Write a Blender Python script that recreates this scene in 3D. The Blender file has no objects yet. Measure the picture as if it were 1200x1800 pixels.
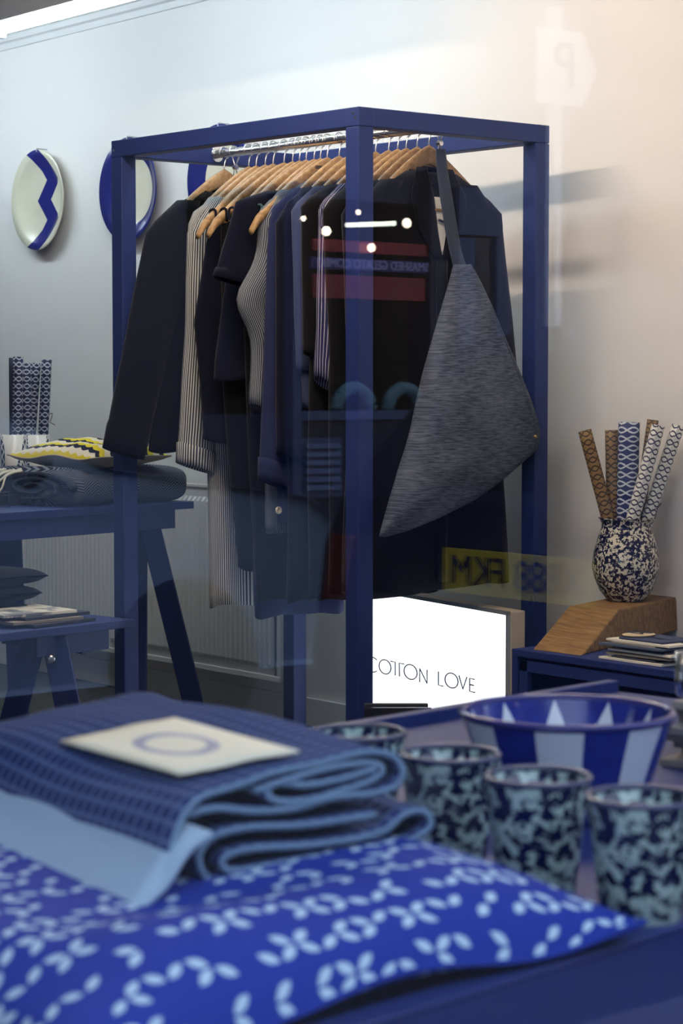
import bpy, math, random
from mathutils import Vector, Matrix
random.seed(7)
SC = bpy.context.scene
COL = SC.collection

# ------------------------------------------------------------------ camera
# photograph 1200 x 1800; f = 3700 px, horizon at y = 685
F = 3700.0; CX = 600.0; CY = 900.0; HZ = 685.0
CAMH = 1.05
TH = math.atan((CY - HZ) / F)
PHI = math.radians(90.0) - math.atan(2986.0 / F)      # view frame -> room frame
CP, SP = math.cos(PHI), math.sin(PHI)
def W(x, y, z):            # view frame (x right, y ahead, z above the lens) -> room
    return Vector((x * CP - y * SP, x * SP + y * CP, z + CAMH))
def D(x, y, z=0.0):
    return Vector((x * CP - y * SP, x * SP + y * CP, z))
def ray(px, py):
    dx = (px - CX) / F; dy = (CY - py) / F
    return Vector((dx, dy * math.sin(TH) + math.cos(TH), dy * math.cos(TH) - math.sin(TH)))
def at_z(px, py, z):       # view-frame point on the level z (relative to the lens)
    r = ray(px, py); return r * (z / r.z)
def at_y(px, py, y):
    r = ray(px, py); return r * (y / r.y)
def at_plane(px, py, p0, n):
    r = ray(px, py); return r * (p0.dot(n) / r.dot(n))
def WV(v): return W(v.x, v.y, v.z)
def world_pix(p):          # room point -> pixel
    q = p - Vector((0, 0, CAMH))
    x = q.x * CP + q.y * SP; y = -q.x * SP + q.y * CP; z = q.z
    d = y * math.cos(TH) - z * math.sin(TH); h = y * math.sin(TH) + z * math.cos(TH)
    return CX + F * x / d, CY - F * h / d

cam = bpy.data.cameras.new('camera'); cam_o = bpy.data.objects.new('camera', cam)
COL.objects.link(cam_o); SC.camera = cam_o
cam.sensor_fit = 'VERTICAL'; cam.sensor_height = 36.0; cam.sensor_width = 24.0
cam.lens = 36.0 * F / 1800.0
cam_o.location = (0, 0, CAMH)
cam_o.rotation_euler = (math.radians(90) - TH, 0, PHI)
cam.clip_start = 0.05; cam.clip_end = 200
cam.dof.use_dof = True; cam.dof.focus_distance = 5.45; cam.dof.aperture_fstop = 9.0

# ------------------------------------------------------------------ world and exposure
wd = bpy.data.worlds.new('overcast_sky'); SC.world = wd; wd.use_nodes = True
bg = wd.node_tree.nodes['Background']
bg.inputs[0].default_value = (0.62, 0.74, 1.0, 1); bg.inputs[1].default_value = 2.3
SC.view_settings.view_transform = 'Standard'; SC.view_settings.look = 'None'
SC.view_settings.exposure = 0.92; SC.view_settings.gamma = 1.0
SC.view_settings.use_curve_mapping = False

# ------------------------------------------------------------------ materials
def srgb(r, g, b):
    f = lambda c: (c / 255 / 12.92) if c <= 10.3 else ((c / 255 + 0.055) / 1.055) ** 2.4
    return (f(r), f(g), f(b), 1.0)
class NT:
    def __init__(s, name):
        s.m = bpy.data.materials.new(name); s.m.use_nodes = True
        s.t = s.m.node_tree; s.N = s.t.nodes; s.b = s.N['Principled BSDF']; s.out = s.N['Material Output']
    def n(s, typ, **kw):
        o = s.N.new(typ)
        for k, v in kw.items(): setattr(o, k, v)
        return o
    def l(s, a, b): s.t.links.new(a, b)
    def setv(s, inp, v):
        if hasattr(v, 'is_output'): s.l(v, inp)
        else: inp.default_value = v
    def math(s, op, a, b=None, c=None, clamp=False):
        o = s.n('ShaderNodeMath', operation=op, use_clamp=clamp)
        s.setv(o.inputs[0], a)
        if b is not None: s.setv(o.inputs[1], b)
        if c is not None: s.setv(o.inputs[2], c)
        return o.outputs[0]
    def vmath(s, op, a, b=None):
        o = s.n('ShaderNodeVectorMath', operation=op)
        s.setv(o.inputs[0], a)
        if b is not None: s.setv(o.inputs[1], b)
        return o.outputs[0]
    def mix(s, fac, a, b):
        o = s.n('ShaderNodeMix', data_type='RGBA')
        s.setv(o.inputs[0], fac); s.setv(o.inputs[6], a); s.setv(o.inputs[7], b)
        return o.outputs[2]
    def coord(s, kind='UV'): return s.n('ShaderNodeTexCoord').outputs[kind]
    def sep(s, v):
        o = s.n('ShaderNodeSeparateXYZ'); s.l(v, o.inputs[0]); return o.outputs
    def comb(s, x, y, z=0.0):
        o = s.n('ShaderNodeCombineXYZ'); s.setv(o.inputs[0], x); s.setv(o.inputs[1], y); s.setv(o.inputs[2], z); return o.outputs[0]
    def noise(s, vec, scale, detail=3, rough=.55):
        o = s.n('ShaderNodeTexNoise'); o.inputs['Scale'].default_value = scale
        o.inputs['Detail'].default_value = detail; o.inputs['Roughness'].default_value = rough
        if vec is not None: s.l(vec, o.inputs['Vector'])
        return o.outputs['Fac'], o.outputs['Color']
    def ramp(s, fac, p0, p1):           # smooth step between p0 and p1
        o = s.n('ShaderNodeMapRange', interpolation_type='SMOOTHSTEP'); s.l(fac, o.inputs[0])
        o.inputs[1].default_value = p0; o.inputs[2].default_value = p1; return o.outputs[0]
    def bump(s, h, strength=.3, dist=.002):
        o = s.n('ShaderNodeBump'); o.inputs['Strength'].default_value = strength; o.inputs['Distance'].default_value = dist
        s.l(h, o.inputs['Height']); s.l(o.outputs[0], s.b.inputs['Normal'])
    def base(s, c): s.setv(s.b.inputs['Base Color'], c)
    def rough(s, r): s.setv(s.b.inputs['Roughness'], r)
    def fin(s, rough=None, metal=None, spec=None):
        if rough is not None: s.rough(rough)
        if metal is not None: s.b.inputs['Metallic'].default_value = metal
        if spec is not None: s.b.inputs['Specular IOR Level'].default_value = spec
        return s.m
MATS = {}
def plain(name, c, rough=.6, metal=0, spec=.5, var=.12, scale=12, bump=0.0, bscale=60):
    if name in MATS: return MATS[name]
    t = NT(name); f, _ = t.noise(t.coord('Object'), scale)
    lo = tuple(x * (1 - var) for x in c[:3]) + (1,); hi = tuple(min(1, x * (1 + var)) for x in c[:3]) + (1,)
    t.base(t.mix(f, lo, hi))
    if bump:
        g, _ = t.noise(t.coord('Object'), bscale); t.bump(g, bump)
    MATS[name] = t.fin(rough, metal, spec); return MATS[name]
def cloth(name, c, var=.25, spec=.15, weave=900):
    if name in MATS: return MATS[name]
    t = NT(name); oc = t.coord('Object')
    f, _ = t.noise(oc, 5, 4); g, _ = t.noise(oc, weave, 1)
    lo = tuple(x * (1 - var) for x in c[:3]) + (1,); hi = tuple(min(1, x * (1 + var)) for x in c[:3]) + (1,)
    t.base(t.mix(f, lo, hi)); t.bump(g, .35, .001)
    t.b.inputs['Sheen Weight'].default_value = .08
    MATS[name] = t.fin(.92, 0, spec); return MATS[name]
def stripes(name, c0, c1, pitch, duty=.5, c2=None):
    t = NT(name); u = t.sep(t.coord('UV'))[0]
    fr = t.math('FRACT', t.math('DIVIDE', u, pitch))
    m = t.ramp(t.math('ABSOLUTE', t.math('SUBTRACT', fr, .5)), duty / 2 + .06, duty / 2 - .06)
    f, _ = t.noise(t.coord('Object'), 6)
    cc = t.mix(m, c0, c1)
    t.base(t.mix(t.math('MULTIPLY', f, .25), cc, (.05, .06, .1, 1)))
    return t.fin(.9, 0, .15)
def wood(name, c0, c1, scale=(3, 3, 40), rough=.5):
    t = NT(name); mp = t.n('ShaderNodeMapping'); mp.inputs['Scale'].default_value = scale
    t.l(t.coord('Object'), mp.inputs[0])
    f, _ = t.noise(mp.outputs[0], 3, 5, .6); t.base(t.mix(t.ramp(f, .3, .72), c0, c1))
    t.bump(f, .15, .002); return t.fin(rough, 0, .4)
def emit(name, c, s):
    t = NT(name); t.b.inputs['Emission Color'].default_value = c; t.b.inputs['Emission Strength'].default_value = s
    f, _ = t.noise(t.coord('Object'), 4); t.base(t.mix(f, (.8, .8, .8, 1), (.85, .85, .85, 1)))
    return t.fin(.4)

BLUE = plain('blue_paint', (.010, .024, .125, 1), .55, var=.18, scale=7, bump=.12, bscale=120, spec=.35)
BLUE2 = BLUE
WHITEW = plain('white_wall_paint', (.74, .73, .71, 1), .85, var=.02, scale=2, spec=.2)
GLOSSW = plain('white_gloss_trim', (.68, .68, .67, 1), .5, var=.03)
RADM = plain('radiator_enamel', (.66, .65, .62, 1), .45, var=.04)
FLOORM = plain('dark_floor', (.045, .05, .055, 1), .5, var=.25, scale=4, bump=.1)
CHROME = plain('chrome', (.75, .75, .76, 1), .16, 1.0, var=.04)
STEEL = plain('steel_wire', (.55, .56, .58, 1), .28, 1.0, var=.05)
BRASS = plain('brass', (.55, .40, .16, 1), .35, 1.0)
BONE = plain('pale_button', (.62, .57, .46, 1), .4)
HORN = plain('horn_button', (.30, .22, .12, 1), .35, var=.3, scale=200)
HANGW = wood('hanger_beech', srgb(136, 104, 66), srgb(172, 140, 98), (25, 25, 25))
OAK = wood('oak_block', srgb(96, 72, 44), srgb(138, 108, 68), (4, 40, 22), .6)
BLACKC = cloth('black_cloth', (.0042, .0042, .0062, 1), spec=.08)
NAVYC = cloth('navy_cloth', (.0042, .0054, .016, 1), spec=.08)
NAVY2C = cloth('ink_navy_cloth', (.006, .008, .024, 1), spec=.08)
BLUEC = cloth('work_blue_cloth', (.015, .021, .075, 1))
DENIMC = cloth('faded_blue_cloth', (.035, .045, .105, 1))
TEALC = cloth('teal_cloth', (.035, .075, .090, 1))
GREYC = cloth('grey_blue_cloth', (.10, .12, .15, 1))
WHITEC = cloth('white_cloth', (.70, .70, .68, 1), .04)
CREAM = plain('cream_ceramic', srgb(214, 208, 184), .25, var=.04)
WCER = plain('white_ceramic', srgb(224, 222, 212), .25, var=.03)
CARDW = plain('cream_card', srgb(226, 218, 190), .7, var=.03)
PAPERW = plain('white_paper', srgb(214, 210, 196), .8, var=.05)
DKPAPER = plain('dark_paper', srgb(40, 46, 62), .7, var=.2)
GREYPAPER = plain('grey_paper', srgb(128, 122, 116), .8, var=.12)
BLACKP = plain('black_gloss', (.012, .012, .014, 1), .25, var=.2)
LEATHER = plain('black_leather', (.012, .011, .012, 1), .45, var=.3, scale=80, bump=.2, bscale=300)

# ------------------------------------------------------------------ mesh helpers
ORG = {}
def mk(name, verts, faces, mat, parent=None, uvs=None, smooth=False, bevel=0.0, mats=None, midx=None, solid=0.0, rim=None, subd=0):
    verts = [Vector(v) for v in verts]
    if parent is None:
        lo = Vector((min(v.x for v in verts), min(v.y for v in verts), min(v.z for v in verts)))
        hi = Vector((max(v.x for v in verts), max(v.y for v in verts), max(v.z for v in verts)))
        org = Vector(((lo.x + hi.x) / 2, (lo.y + hi.y) / 2, lo.z))
    else: org = ORG[parent.name]
    me = bpy.data.meshes.new(name)
    me.from_pydata([tuple(v - org) for v in verts], [], faces); me.update()
    for m in (mats or [mat]): me.materials.append(m)
    if midx:
        for p, i in zip(me.polygons, midx): p.material_index = i
    if uvs:
        ul = me.uv_layers.new(name='UVMap')
        for li, lp in enumerate(me.loops): ul.data[li].uv = uvs[lp.vertex_index]
    if smooth:
        for p in me.polygons: p.use_smooth = True
    o = bpy.data.objects.new(name, me); COL.objects.link(o)
    if parent is None: o.location = org
    else: o.parent = parent
    ORG[o.name] = org
    if bevel:
        b = o.modifiers.new('bevel', 'BEVEL'); b.width = bevel; b.segments = 2; b.limit_method = 'ANGLE'
    if solid:
        b = o.modifiers.new('thickness', 'SOLIDIFY'); b.thickness = solid; b.offset = 0
        if rim is not None: b.material_offset_rim = rim
    if subd:
        b = o.modifiers.new('smooth', 'SUBSURF'); b.levels = subd; b.render_levels = subd
    return o
def root(name, loc, label, cat, group=None):
    o = bpy.data.objects.new(name, None); COL.objects.link(o); o.location = loc; o.empty_display_size = .05
    ORG[o.name] = Vector(loc); return tag(o, label, cat, group)
def tag(o, label, cat, group=None):
    o['label'] = label; o['category'] = cat
    if group: o['group'] = group
    return o
def struct(o, label=None):
    o['kind'] = 'structure'
    if label: o['label'] = label
    return o
def join(*ms):
    V = []; Fc = []
    for v, f in ms:
        k = len(V); V += list(v); Fc += [tuple(i + k for i in q) for q in f]
    return V, Fc
BF = [(0, 3, 2, 1), (4, 5, 6, 7), (0, 1, 5, 4), (1, 2, 6, 5), (2, 3, 7, 6), (3, 0, 4, 7)]
def obox(p, a, b, c):        # corner p and three edge vectors (a x b along c)
    p = Vector(p); a = Vector(a); b = Vector(b); c = Vector(c)
    f = BF
    if a.cross(b).dot(c) < 0: a, b = b, a
    return [p, p + a, p + a + b, p + b, p + c, p + a + c, p + a + b + c, p + b + c], f
def cbox(c, a, b, h):        # centre and full edge vectors
    c = Vector(c); a = Vector(a); b = Vector(b); h = Vector(h)
    return obox(c - a / 2 - b / 2 - h / 2, a, b, h)
def frame_of(t, hint=Vector((0, 0, 1))):
    t = t.normalized()
    if abs(t.dot(hint)) > .98: hint = Vector((1, 0, 0))
    a = t.cross(hint).normalized(); b = a.cross(t).normalized(); return a, b
def tube(pts, r, n=8, cap=True, hint=Vector((0, 0, 1)), flat=1.0):
    pts = [Vector(p) for p in pts]; V = []; Fc = []
    for i, p in enumerate(pts):
        t = (pts[min(i + 1, len(pts) - 1)] - pts[max(i - 1, 0)])
        a, b = frame_of(t, hint); rr = r(i / (len(pts) - 1)) if callable(r) else r
        for k in range(n):
            an = 2 * math.pi * k / n
            V.append(p + a * (rr * math.cos(an)) + b * (rr * flat * math.sin(an)))
    for i in range(len(pts) - 1):
        for k in range(n):
            k2 = (k + 1) % n
            Fc.append((i * n + k, i * n + k2, (i + 1) * n + k2, (i + 1) * n + k))
    if cap:
        Fc.append(tuple(range(n - 1, -1, -1))); Fc.append(tuple((len(pts) - 1) * n + k for k in range(n)))
    return V, Fc
def lathe(prof, c, n=48, ax=Vector((0, 0, 1)), wob=0.0, seed=0, cap=True):
    c = Vector(c); ax = ax.normalized(); a, b = frame_of(ax, Vector((1, 0, 0)) if abs(ax.z) > .5 else Vector((0, 0, 1)))
    V = []; Fc = []; U = []
    L = 0; rnd = random.Random(seed); ph = rnd.random() * 6
    for i, (r, h) in enumerate(prof):
        if i: L += math.hypot(r - prof[i - 1][0], h - prof[i - 1][1])
        for k in range(n):
            an = 2 * math.pi * k / n; rr = r * (1 + wob * math.sin(3 * an + ph))
            V.append(c + ax * h + a * (rr * math.cos(an)) + b * (rr * math.sin(an))); U.append((k / n, L))
    for i in range(len(prof) - 1):
        for k in range(n):
            k2 = (k + 1) % n; Fc.append((i * n + k, i * n + k2, (i + 1) * n + k2, (i + 1) * n + k))
    if prof[0][0] > 1e-6: Fc.append(tuple(range(n - 1, -1, -1)))
    if cap and prof[-1][0] > 1e-6: Fc.append(tuple((len(prof) - 1) * n + k for k in range(n)))
    return V, Fc, U
def grid(fn, nu, nv, closed=False):     # fn(i/nu, j/nv) -> (pos, (u, v))
    V = []; U = []; Fc = []
    cu = nu if closed else nu + 1
    for j in range(nv + 1):
        for i in range(cu):
            p, uv = fn(i / nu, j / nv); V.append(p); U.append(uv)
    for j in range(nv):
        for i in range(nu):
            i2 = (i + 1) % cu
            Fc.append((j * cu + i, j * cu + i2, (j + 1) * cu + i2, (j + 1) * cu + i))
    return V, Fc, U
def lerp(a, b, t): return a + (b - a) * t
def interp(tab, x):
    if x <= tab[0][0]: return tab[0][1]
    for (x0, y0), (x1, y1) in zip(tab, tab[1:]):
        if x <= x1:
            t = (x - x0) / (x1 - x0); t = t * t * (3 - 2 * t) if False else t
            return y0 + (y1 - y0) * t
    return tab[-1][1]
def catmull(P, m=6):
    P = [Vector(p) for p in P]; out = []
    for i in range(len(P) - 1):
        p0 = P[max(i - 1, 0)]; p1 = P[i]; p2 = P[i + 1]; p3 = P[min(i + 2, len(P) - 1)]
        for k in range(m):
            t = k / m
            out.append(.5 * ((2 * p1) + (p2 - p0) * t + (2 * p0 - 5 * p1 + 4 * p2 - p3) * t * t + (3 * p1 - p0 - 3 * p2 + p3) * t ** 3))
    out.append(P[-1]); return out
Z1 = Vector((0, 0, 1))

# ------------------------------------------------------------------ the room
WALL = 4.05; XG = -0.80            # back wall y, shop-window x
CEIL = 2.38; XL = -11.0; YF = -2.6
def slab(name, x0, x1, y0, y1, z0, z1, mat, label=None):
    v, f = obox((x0, y0, z0), (x1 - x0, 0, 0), (0, y1 - y0, 0), (0, 0, z1 - z0))
    return struct(mk(name, v, f, mat), label)
slab('floor', XL, XG + .12, YF, WALL, -.1, 0, FLOORM)
slab('wall_back', XL, XG + .12, WALL, WALL + .12, 0, CEIL + .1, WHITEW)
slab('wall_left', XL - .12, XL, YF, WALL, 0, CEIL + .1, WHITEW)
slab('wall_front', XL, XG + .12, YF - .12, YF, 0, CEIL + .1, WHITEW)
slab('ceiling', XL, XG + .12, YF, WALL, CEIL, CEIL + .1, GLOSSW)
slab('baseboard_back', XL, XG - .1, WALL - .018, WALL, 0, .085, GLOSSW)
# crown moulding, stepped profile along the back wall
prof = [(0, 0), (0, -.055), (.012, -.055), (.018, -.035), (.03, -.03), (.036, -.012), (.05, -.008), (.05, 0)]
V = []; Fc = []
for x in (XL, XG - .1):
    for a, b in prof: V.append(Vector((x, WALL - a, CEIL + b)))
n = len(prof)
for k in range(n): Fc.append((k, (k + 1) % n, n + (k + 1) % n, n + k))
Fc += [tuple(range(n - 1, -1, -1)), tuple(range(n, 2 * n))]
struct(mk('trim_1', V, Fc, GLOSSW))
slab('trim_2', XL, XG - .1, WALL - .21, WALL - .18, CEIL - .022, CEIL, GLOSSW)

# ------------------------------------------------------------------ fluorescent lamps
TUBE_COOL = emit('tube_glow_cool', (.78, .91, 1.0, 1), 29)
TUBE_WARM = emit('tube_glow_warm', (1.0, .80, .62, 1), 74)
def tube_lamp(x0, x1, y, z, mat, label, suffix=''):
    r = root('fluorescent_lamp' + suffix, ((x0 + x1) / 2, y, z - .03), label, 'lamp', 'ceiling tube lamps')
    v, f = obox((x0 - .03, y - .03, z + .02), (x1 - x0 + .06, 0, 0), (0, .06, 0), (0, 0, CEIL - z - .02))
    mk('housing', v, f, GLOSSW, r, bevel=.004)
    for x in (x0 - .02, x1 + .02):
        v, f = cbox((x, y, z + .005), (.02, 0, 0), (0, .035, 0), (0, 0, .06)); mk('end_cap', v, f, GLOSSW, r, bevel=.003)
    v, f = tube([(x0, y, z), (x1, y, z)], .014, 12); mk('glass_tube' + suffix, v, f, mat, r, smooth=True)
p = at_z(6, 52, 1.13); q = WV(p)
tube_lamp(q.x, q.x + 1.5, q.y, q.z, TUBE_COOL, 'cool white fluorescent tube on the ceiling beside the wall moulding')
tube_lamp(q.x - 1.75, q.x - .25, q.y, q.z, TUBE_COOL, 'cool white fluorescent tube next in the row along the wall', '_offscreen')
tube_lamp(-4.55, -2.2, 2.60, 2.31, TUBE_WARM, 'warm white fluorescent tube on the ceiling above the clothes rack', '_offscreen')

# ------------------------------------------------------------------ radiator on the back wall
def on_wall(px, py, off=0.0):
    r = ray(px, py); d = D(r.x, r.y, r.z); s = (WALL - off) / d.y
    return d * s + Vector((0, 0, CAMH))
xr1 = on_wall(497, 1190, .07).x; xr0 = on_wall(20, 1000, .07).x
zr0 = on_wall(495, 1198, .07).z; zr1 = zr0 + .60
rad = root('radiator', ((xr0 + xr1) / 2, WALL - .05, zr0), 'pale ribbed panel radiator low on the wall behind the rack', 'radiator')
yb = WALL - .075
pitch = .0262; nrib = int((xr1 - xr0 - .04) / pitch)
V = []; Fc = []
k = 0
cols = []
for i in range(nrib):
    xx = xr0 + .02 + i * pitch
    for dx, dy in ((0, 0), (.006, -.010), (.016, -.010), (.022, 0)): cols.append((xx + dx, yb + dy))
zs = [(zr0 + .0, 0), (zr0 + .035, 0), (zr0 + .05, 1), (zr1 - .05, 1), (zr1 - .035, 0), (zr1 - .0, 0)]
for z, g in zs:
    for x, y in cols: V.append(Vector((x, yb + (y - yb) * g, z)))
m = len(cols)
for j in range(len(zs) - 1):
    for i in range(m - 1): Fc.append((j * m + i, j * m + i + 1, (j + 1) * m + i + 1, (j + 1) * m + i))
mk('front_panel', V, Fc, RADM, rad)
for nm, (x0, x1, z0, z1, y0, y1) in {'side_cover': (xr1 - .022, xr1, zr0, zr1, yb - .004, WALL - .02), 'side_cover_b': (xr0, xr0 + .02, zr0, zr1, yb - .004, WALL - .02)}.items():
    v, f = obox((x0, y0, z0), (x1 - x0, 0, 0), (0, y1 - y0, 0), (0, 0, z1 - z0)); mk('side_cover', v, f, RADM, rad, bevel=.004)
v, f = obox((xr0, yb - .004, zr1 - .004), (xr1 - xr0, 0, 0), (0, .012, 0), (0, 0, .008)); ms = [(v, f)]
ms.append(obox((xr0, WALL - .03, zr1 - .004), (xr1 - xr0, 0, 0), (0, .012, 0), (0, 0, .008)))
for i in range(int((xr1 - xr0) / .03)):
    ms.append(obox((xr0 + .01 + i * .03, yb, zr1 - .004), (.012, 0, 0), (0, .05, 0), (0, 0, .007)))
v, f = join(*ms); mk('top_grille', v, f, RADM, rad)
v, f = obox((xr0, yb - .006, zr0 - .004), (xr1 - xr0, 0, 0), (0, .008, 0), (0, 0, .018)); mk('bottom_rail', v, f, RADM, rad, bevel=.002)
v, f = tube([(xr1 + .03, WALL - .05, 0), (xr1 + .03, WALL - .05, zr0 + .06), (xr1 - .01, WALL - .05, zr0 + .06)], .008, 10)
mk('pipe', v, f, GLOSSW, rad, smooth=True)

# ------------------------------------------------------------------ plates hung on the wall
def zigzag_mat():
    t = NT('plate_zigzag_glaze'); uv = t.sep(t.coord('UV'))
    x, y = uv[0], uv[1]                       # unit-disc coordinates, y up
    tri = t.math('ABSOLUTE', t.math('SUBTRACT', t.math('ABSOLUTE', y), .40))
    cx = t.math('SUBTRACT', .36, t.math('MULTIPLY', tri, .92))
    d = t.math('ABSOLUTE', t.math('SUBTRACT', x, cx))
    m = t.ramp(d, .265, .25)
    f, _ = t.noise(t.coord('Object'), 9)
    t.base(t.mix(m, t.mix(f, srgb(196, 194, 172), srgb(222, 218, 198)), srgb(24, 30, 112)))
    return t.fin(.22)
def ring_mat():
    t = NT('plate_ring_glaze'); uv = t.sep(t.coord('UV'))
    r = t.math('SQRT', t.math('ADD', t.math('POWER', uv[0], 2.0), t.math('POWER', uv[1], 2.0)))
    m = t.ramp(r, .63, .645); f, _ = t.noise(t.coord('Object'), 9)
    t.base(t.mix(m, t.mix(f, srgb(200, 196, 176), srgb(224, 220, 200)), t.mix(f, srgb(18, 24, 92), srgb(34, 42, 122))))
    return t.fin(.2)
ZZ, RG = zigzag_mat(), ring_mat()
def plate(px, py, dpx, mat, label):
    c = on_wall(px, py, .02); dist = (c - Vector((0, 0, CAMH))).length
    R = dpx / 2 * dist / F
    r = root('wall_plate', (c.x, WALL - .03, c.z - R), label, 'plate', 'plates on the wall')
    pr = [(0, .006), (R * .35, .006), (R * .60, .008), (R * .72, .016), (R * .86, .026), (R, .040), (R * 1.005, .037), (R * .86, .018), (R * .7, .003), (R * .45, 0), (0, 0)]
    V = []; U = []; Fc = []; n = 64
    for (rr, h) in pr:
        for k in range(n):
            a = 2 * math.pi * k / n
            V.append(Vector((c.x + rr * math.cos(a), WALL - .006 - h, c.z + rr * math.sin(a))))
            U.append((rr / R * math.cos(a), rr / R * math.sin(a)))
    for i in range(len(pr) - 1):
        for k in range(n):
            k2 = (k + 1) % n; Fc.append((i * n + k, i * n + k2, (i + 1) * n + k2, (i + 1) * n + k))
    mk('dish', V, Fc, mat, r, uvs=U, smooth=True)
    v, f = tube([(c.x, WALL, c.z + R + .004), (c.x, WALL - .045, c.z + R + .004), (c.x, WALL - .045, c.z + R - .006)], .0022, 6)
    mk('wall_hook', v, f, STEEL, r)
plate(75, 352, 171, ZZ, 'round cream wall plate with a bold blue zigzag band')
plate(234, 334, 178, RG, 'round wall plate with wide blue rim beside the zigzag plate')
plate(394, 314, 185, RG, 'round blue rimmed wall plate half hidden behind the hangers')

# ------------------------------------------------------------------ clothes rack
zt = at_y(630, 187, 5.1).z
Nn = at_z(630, 187, zt); Ll = at_z(195, 248, zt); Rr = at_z(966, 221, zt)
Nw, Lw, Rw = WV(Nn), WV(Ll), WV(Rr)
for p in (Nw, Lw, Rw): p.z = 0
Uv = (Lw - Nw); LU = Uv.length; Uv = Uv.normalized()
Vv = (Rw - Nw); LV = Vv.length; Vv = Vv.normalized()
TOP = zt + CAMH; S = .046; BH = .046
def RK(a, b, z): return Nw + Uv * a + Vv * b + Z1 * z
rack = root('clothes_rack', RK(LU / 2, LV / 2, 0), 'tall blue painted wooden box frame clothes rack with chrome rail', 'clothes rack')
for a in (0, LU - S):
    for b in (0, LV - S):
        v, f = obox(RK(a, b, 0), Uv * S, Vv * S, Z1 * (TOP - BH)); mk('post', v, f, BLUE, rack, bevel=.0025)
for b in (0, LV - S):
    v, f = obox(RK(0, b, TOP - BH + .0005), Uv * LU, Vv * S, Z1 * BH); mk('top_beam', v, f, BLUE, rack, bevel=.0025)
for a in (0, LU - S):
    v, f = obox(RK(a + .0003, S, TOP - BH + .0005), Uv * (S - .0006), Vv * (LV - 2 * S), Z1 * BH); mk('top_beam', v, f, BLUE, rack, bevel=.0025)
for (a, b) in ((.012, .016), (.012, .032), (LU - .012, .016)):
    pz = TOP - .02 + (b - .024) * .8
    v, f = lathe([(0, .0006), (.0035, .0006), (.0035, -.002)], RK(a + (b - .016) * .5, 0, pz), 12, -Vv)[:2]
    mk('screw', v, f, STEEL, rack)
RZ = TOP - .019; RB = LV / 2
v, f = tube([RK(S * .8, RB, RZ), RK(LU - S * .8, RB, RZ)], .0125, 16); mk('rail', v, f, CHROME, rack, smooth=True)
for a in (S + .002, LU - S - .002):
    v, f = tube([RK(a - .003, RB, RZ), RK(a + .003, RB, RZ)], .022, 16); mk('rail_bracket', v, f, CHROME, rack)
def rail_a(px):
    lo, hi = 0.0, LU
    for _ in range(40):
        m_ = (lo + hi) / 2
        if world_pix(RK(m_, RB, RZ))[0] > px: lo = m_
        else: hi = m_
    return lo

# hangers: arm sweep along Vv
HTOP = RZ - .050; GT = HTOP - .034
def hanger_pt(a, s, cz=0.0, h=.175):       # s lateral -1..1 of the half width
    dz = -(.150 if h > .2 else .165) * ((abs(s) * h / .225) ** 1.25) - (.012 if abs(s) > .93 else 0) * (abs(s) - .93) / .07
    return RK(a, RB + s * h, HTOP + dz - .018 + cz) + Uv * (-.006 * abs(s) ** 2)
HROOT = {}
def hanger(px, label='pale wooden clothes hanger hooked on the chrome rail', h=.175):
    a = rail_a(px)
    r = root('wooden_hanger', RK(a, RB, HTOP - .15), label, 'hanger', 'wooden hangers on the rail')
    V = []; Fc = []; n = 10; m_ = 24
    for i in range(m_ + 1):
        s = -1 + 2 * i / m_; p = hanger_pt(a, s, 0, h)
        hh = lerp(.025, .0135, abs(s) ** .8) * (1 if abs(s) < .96 else .75); tt = lerp(.0065, .0115, abs(s) ** 1.5) * (1 if abs(s) < .96 else .8)
        for k in range(n):
            an = 2 * math.pi * k / n; c_, s_ = math.cos(an), math.sin(an)
            c_ = math.copysign(abs(c_) ** .75, c_); s_ = math.copysign(abs(s_) ** .75, s_)
            V.append(p + Uv * (tt * c_) + Z1 * (hh * s_))
    for i in range(m_):
        for k in range(n):
            k2 = (k + 1) % n; Fc.append((i * n + k, i * n + k2, (i + 1) * n + k2, (i + 1) * n + k))
    Fc += [tuple(range(n - 1, -1, -1)), tuple(m_ * n + k for k in range(n))]
    HROOT[px] = r
    mk('arm', V, Fc, HANGW, r, smooth=True)
    pb = hanger_pt(a, -.82, 0, h); pe = hanger_pt(a, .82, 0, h)
    v, f = tube([pb - Z1 * .012, pe - Z1 * .012], .0055, 8); mk('trouser_bar', v, f, HANGW, r, smooth=True)
    R_ = .0165; pts = [RK(a, RB, HTOP - .006), RK(a, RB, RZ - R_ - .018)]
    for k in range(13):
        an = math.radians(-70 + k * 22)
        pts.append(RK(a, RB, RZ) + Vv * (R_ * math.cos(an)) + Z1 * (R_ * math.sin(an)))
    v, f = tube(catmull(pts, 3), .0019, 6, hint=Uv); mk('hook', v, f, STEEL, r, smooth=True)
    return a

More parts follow.
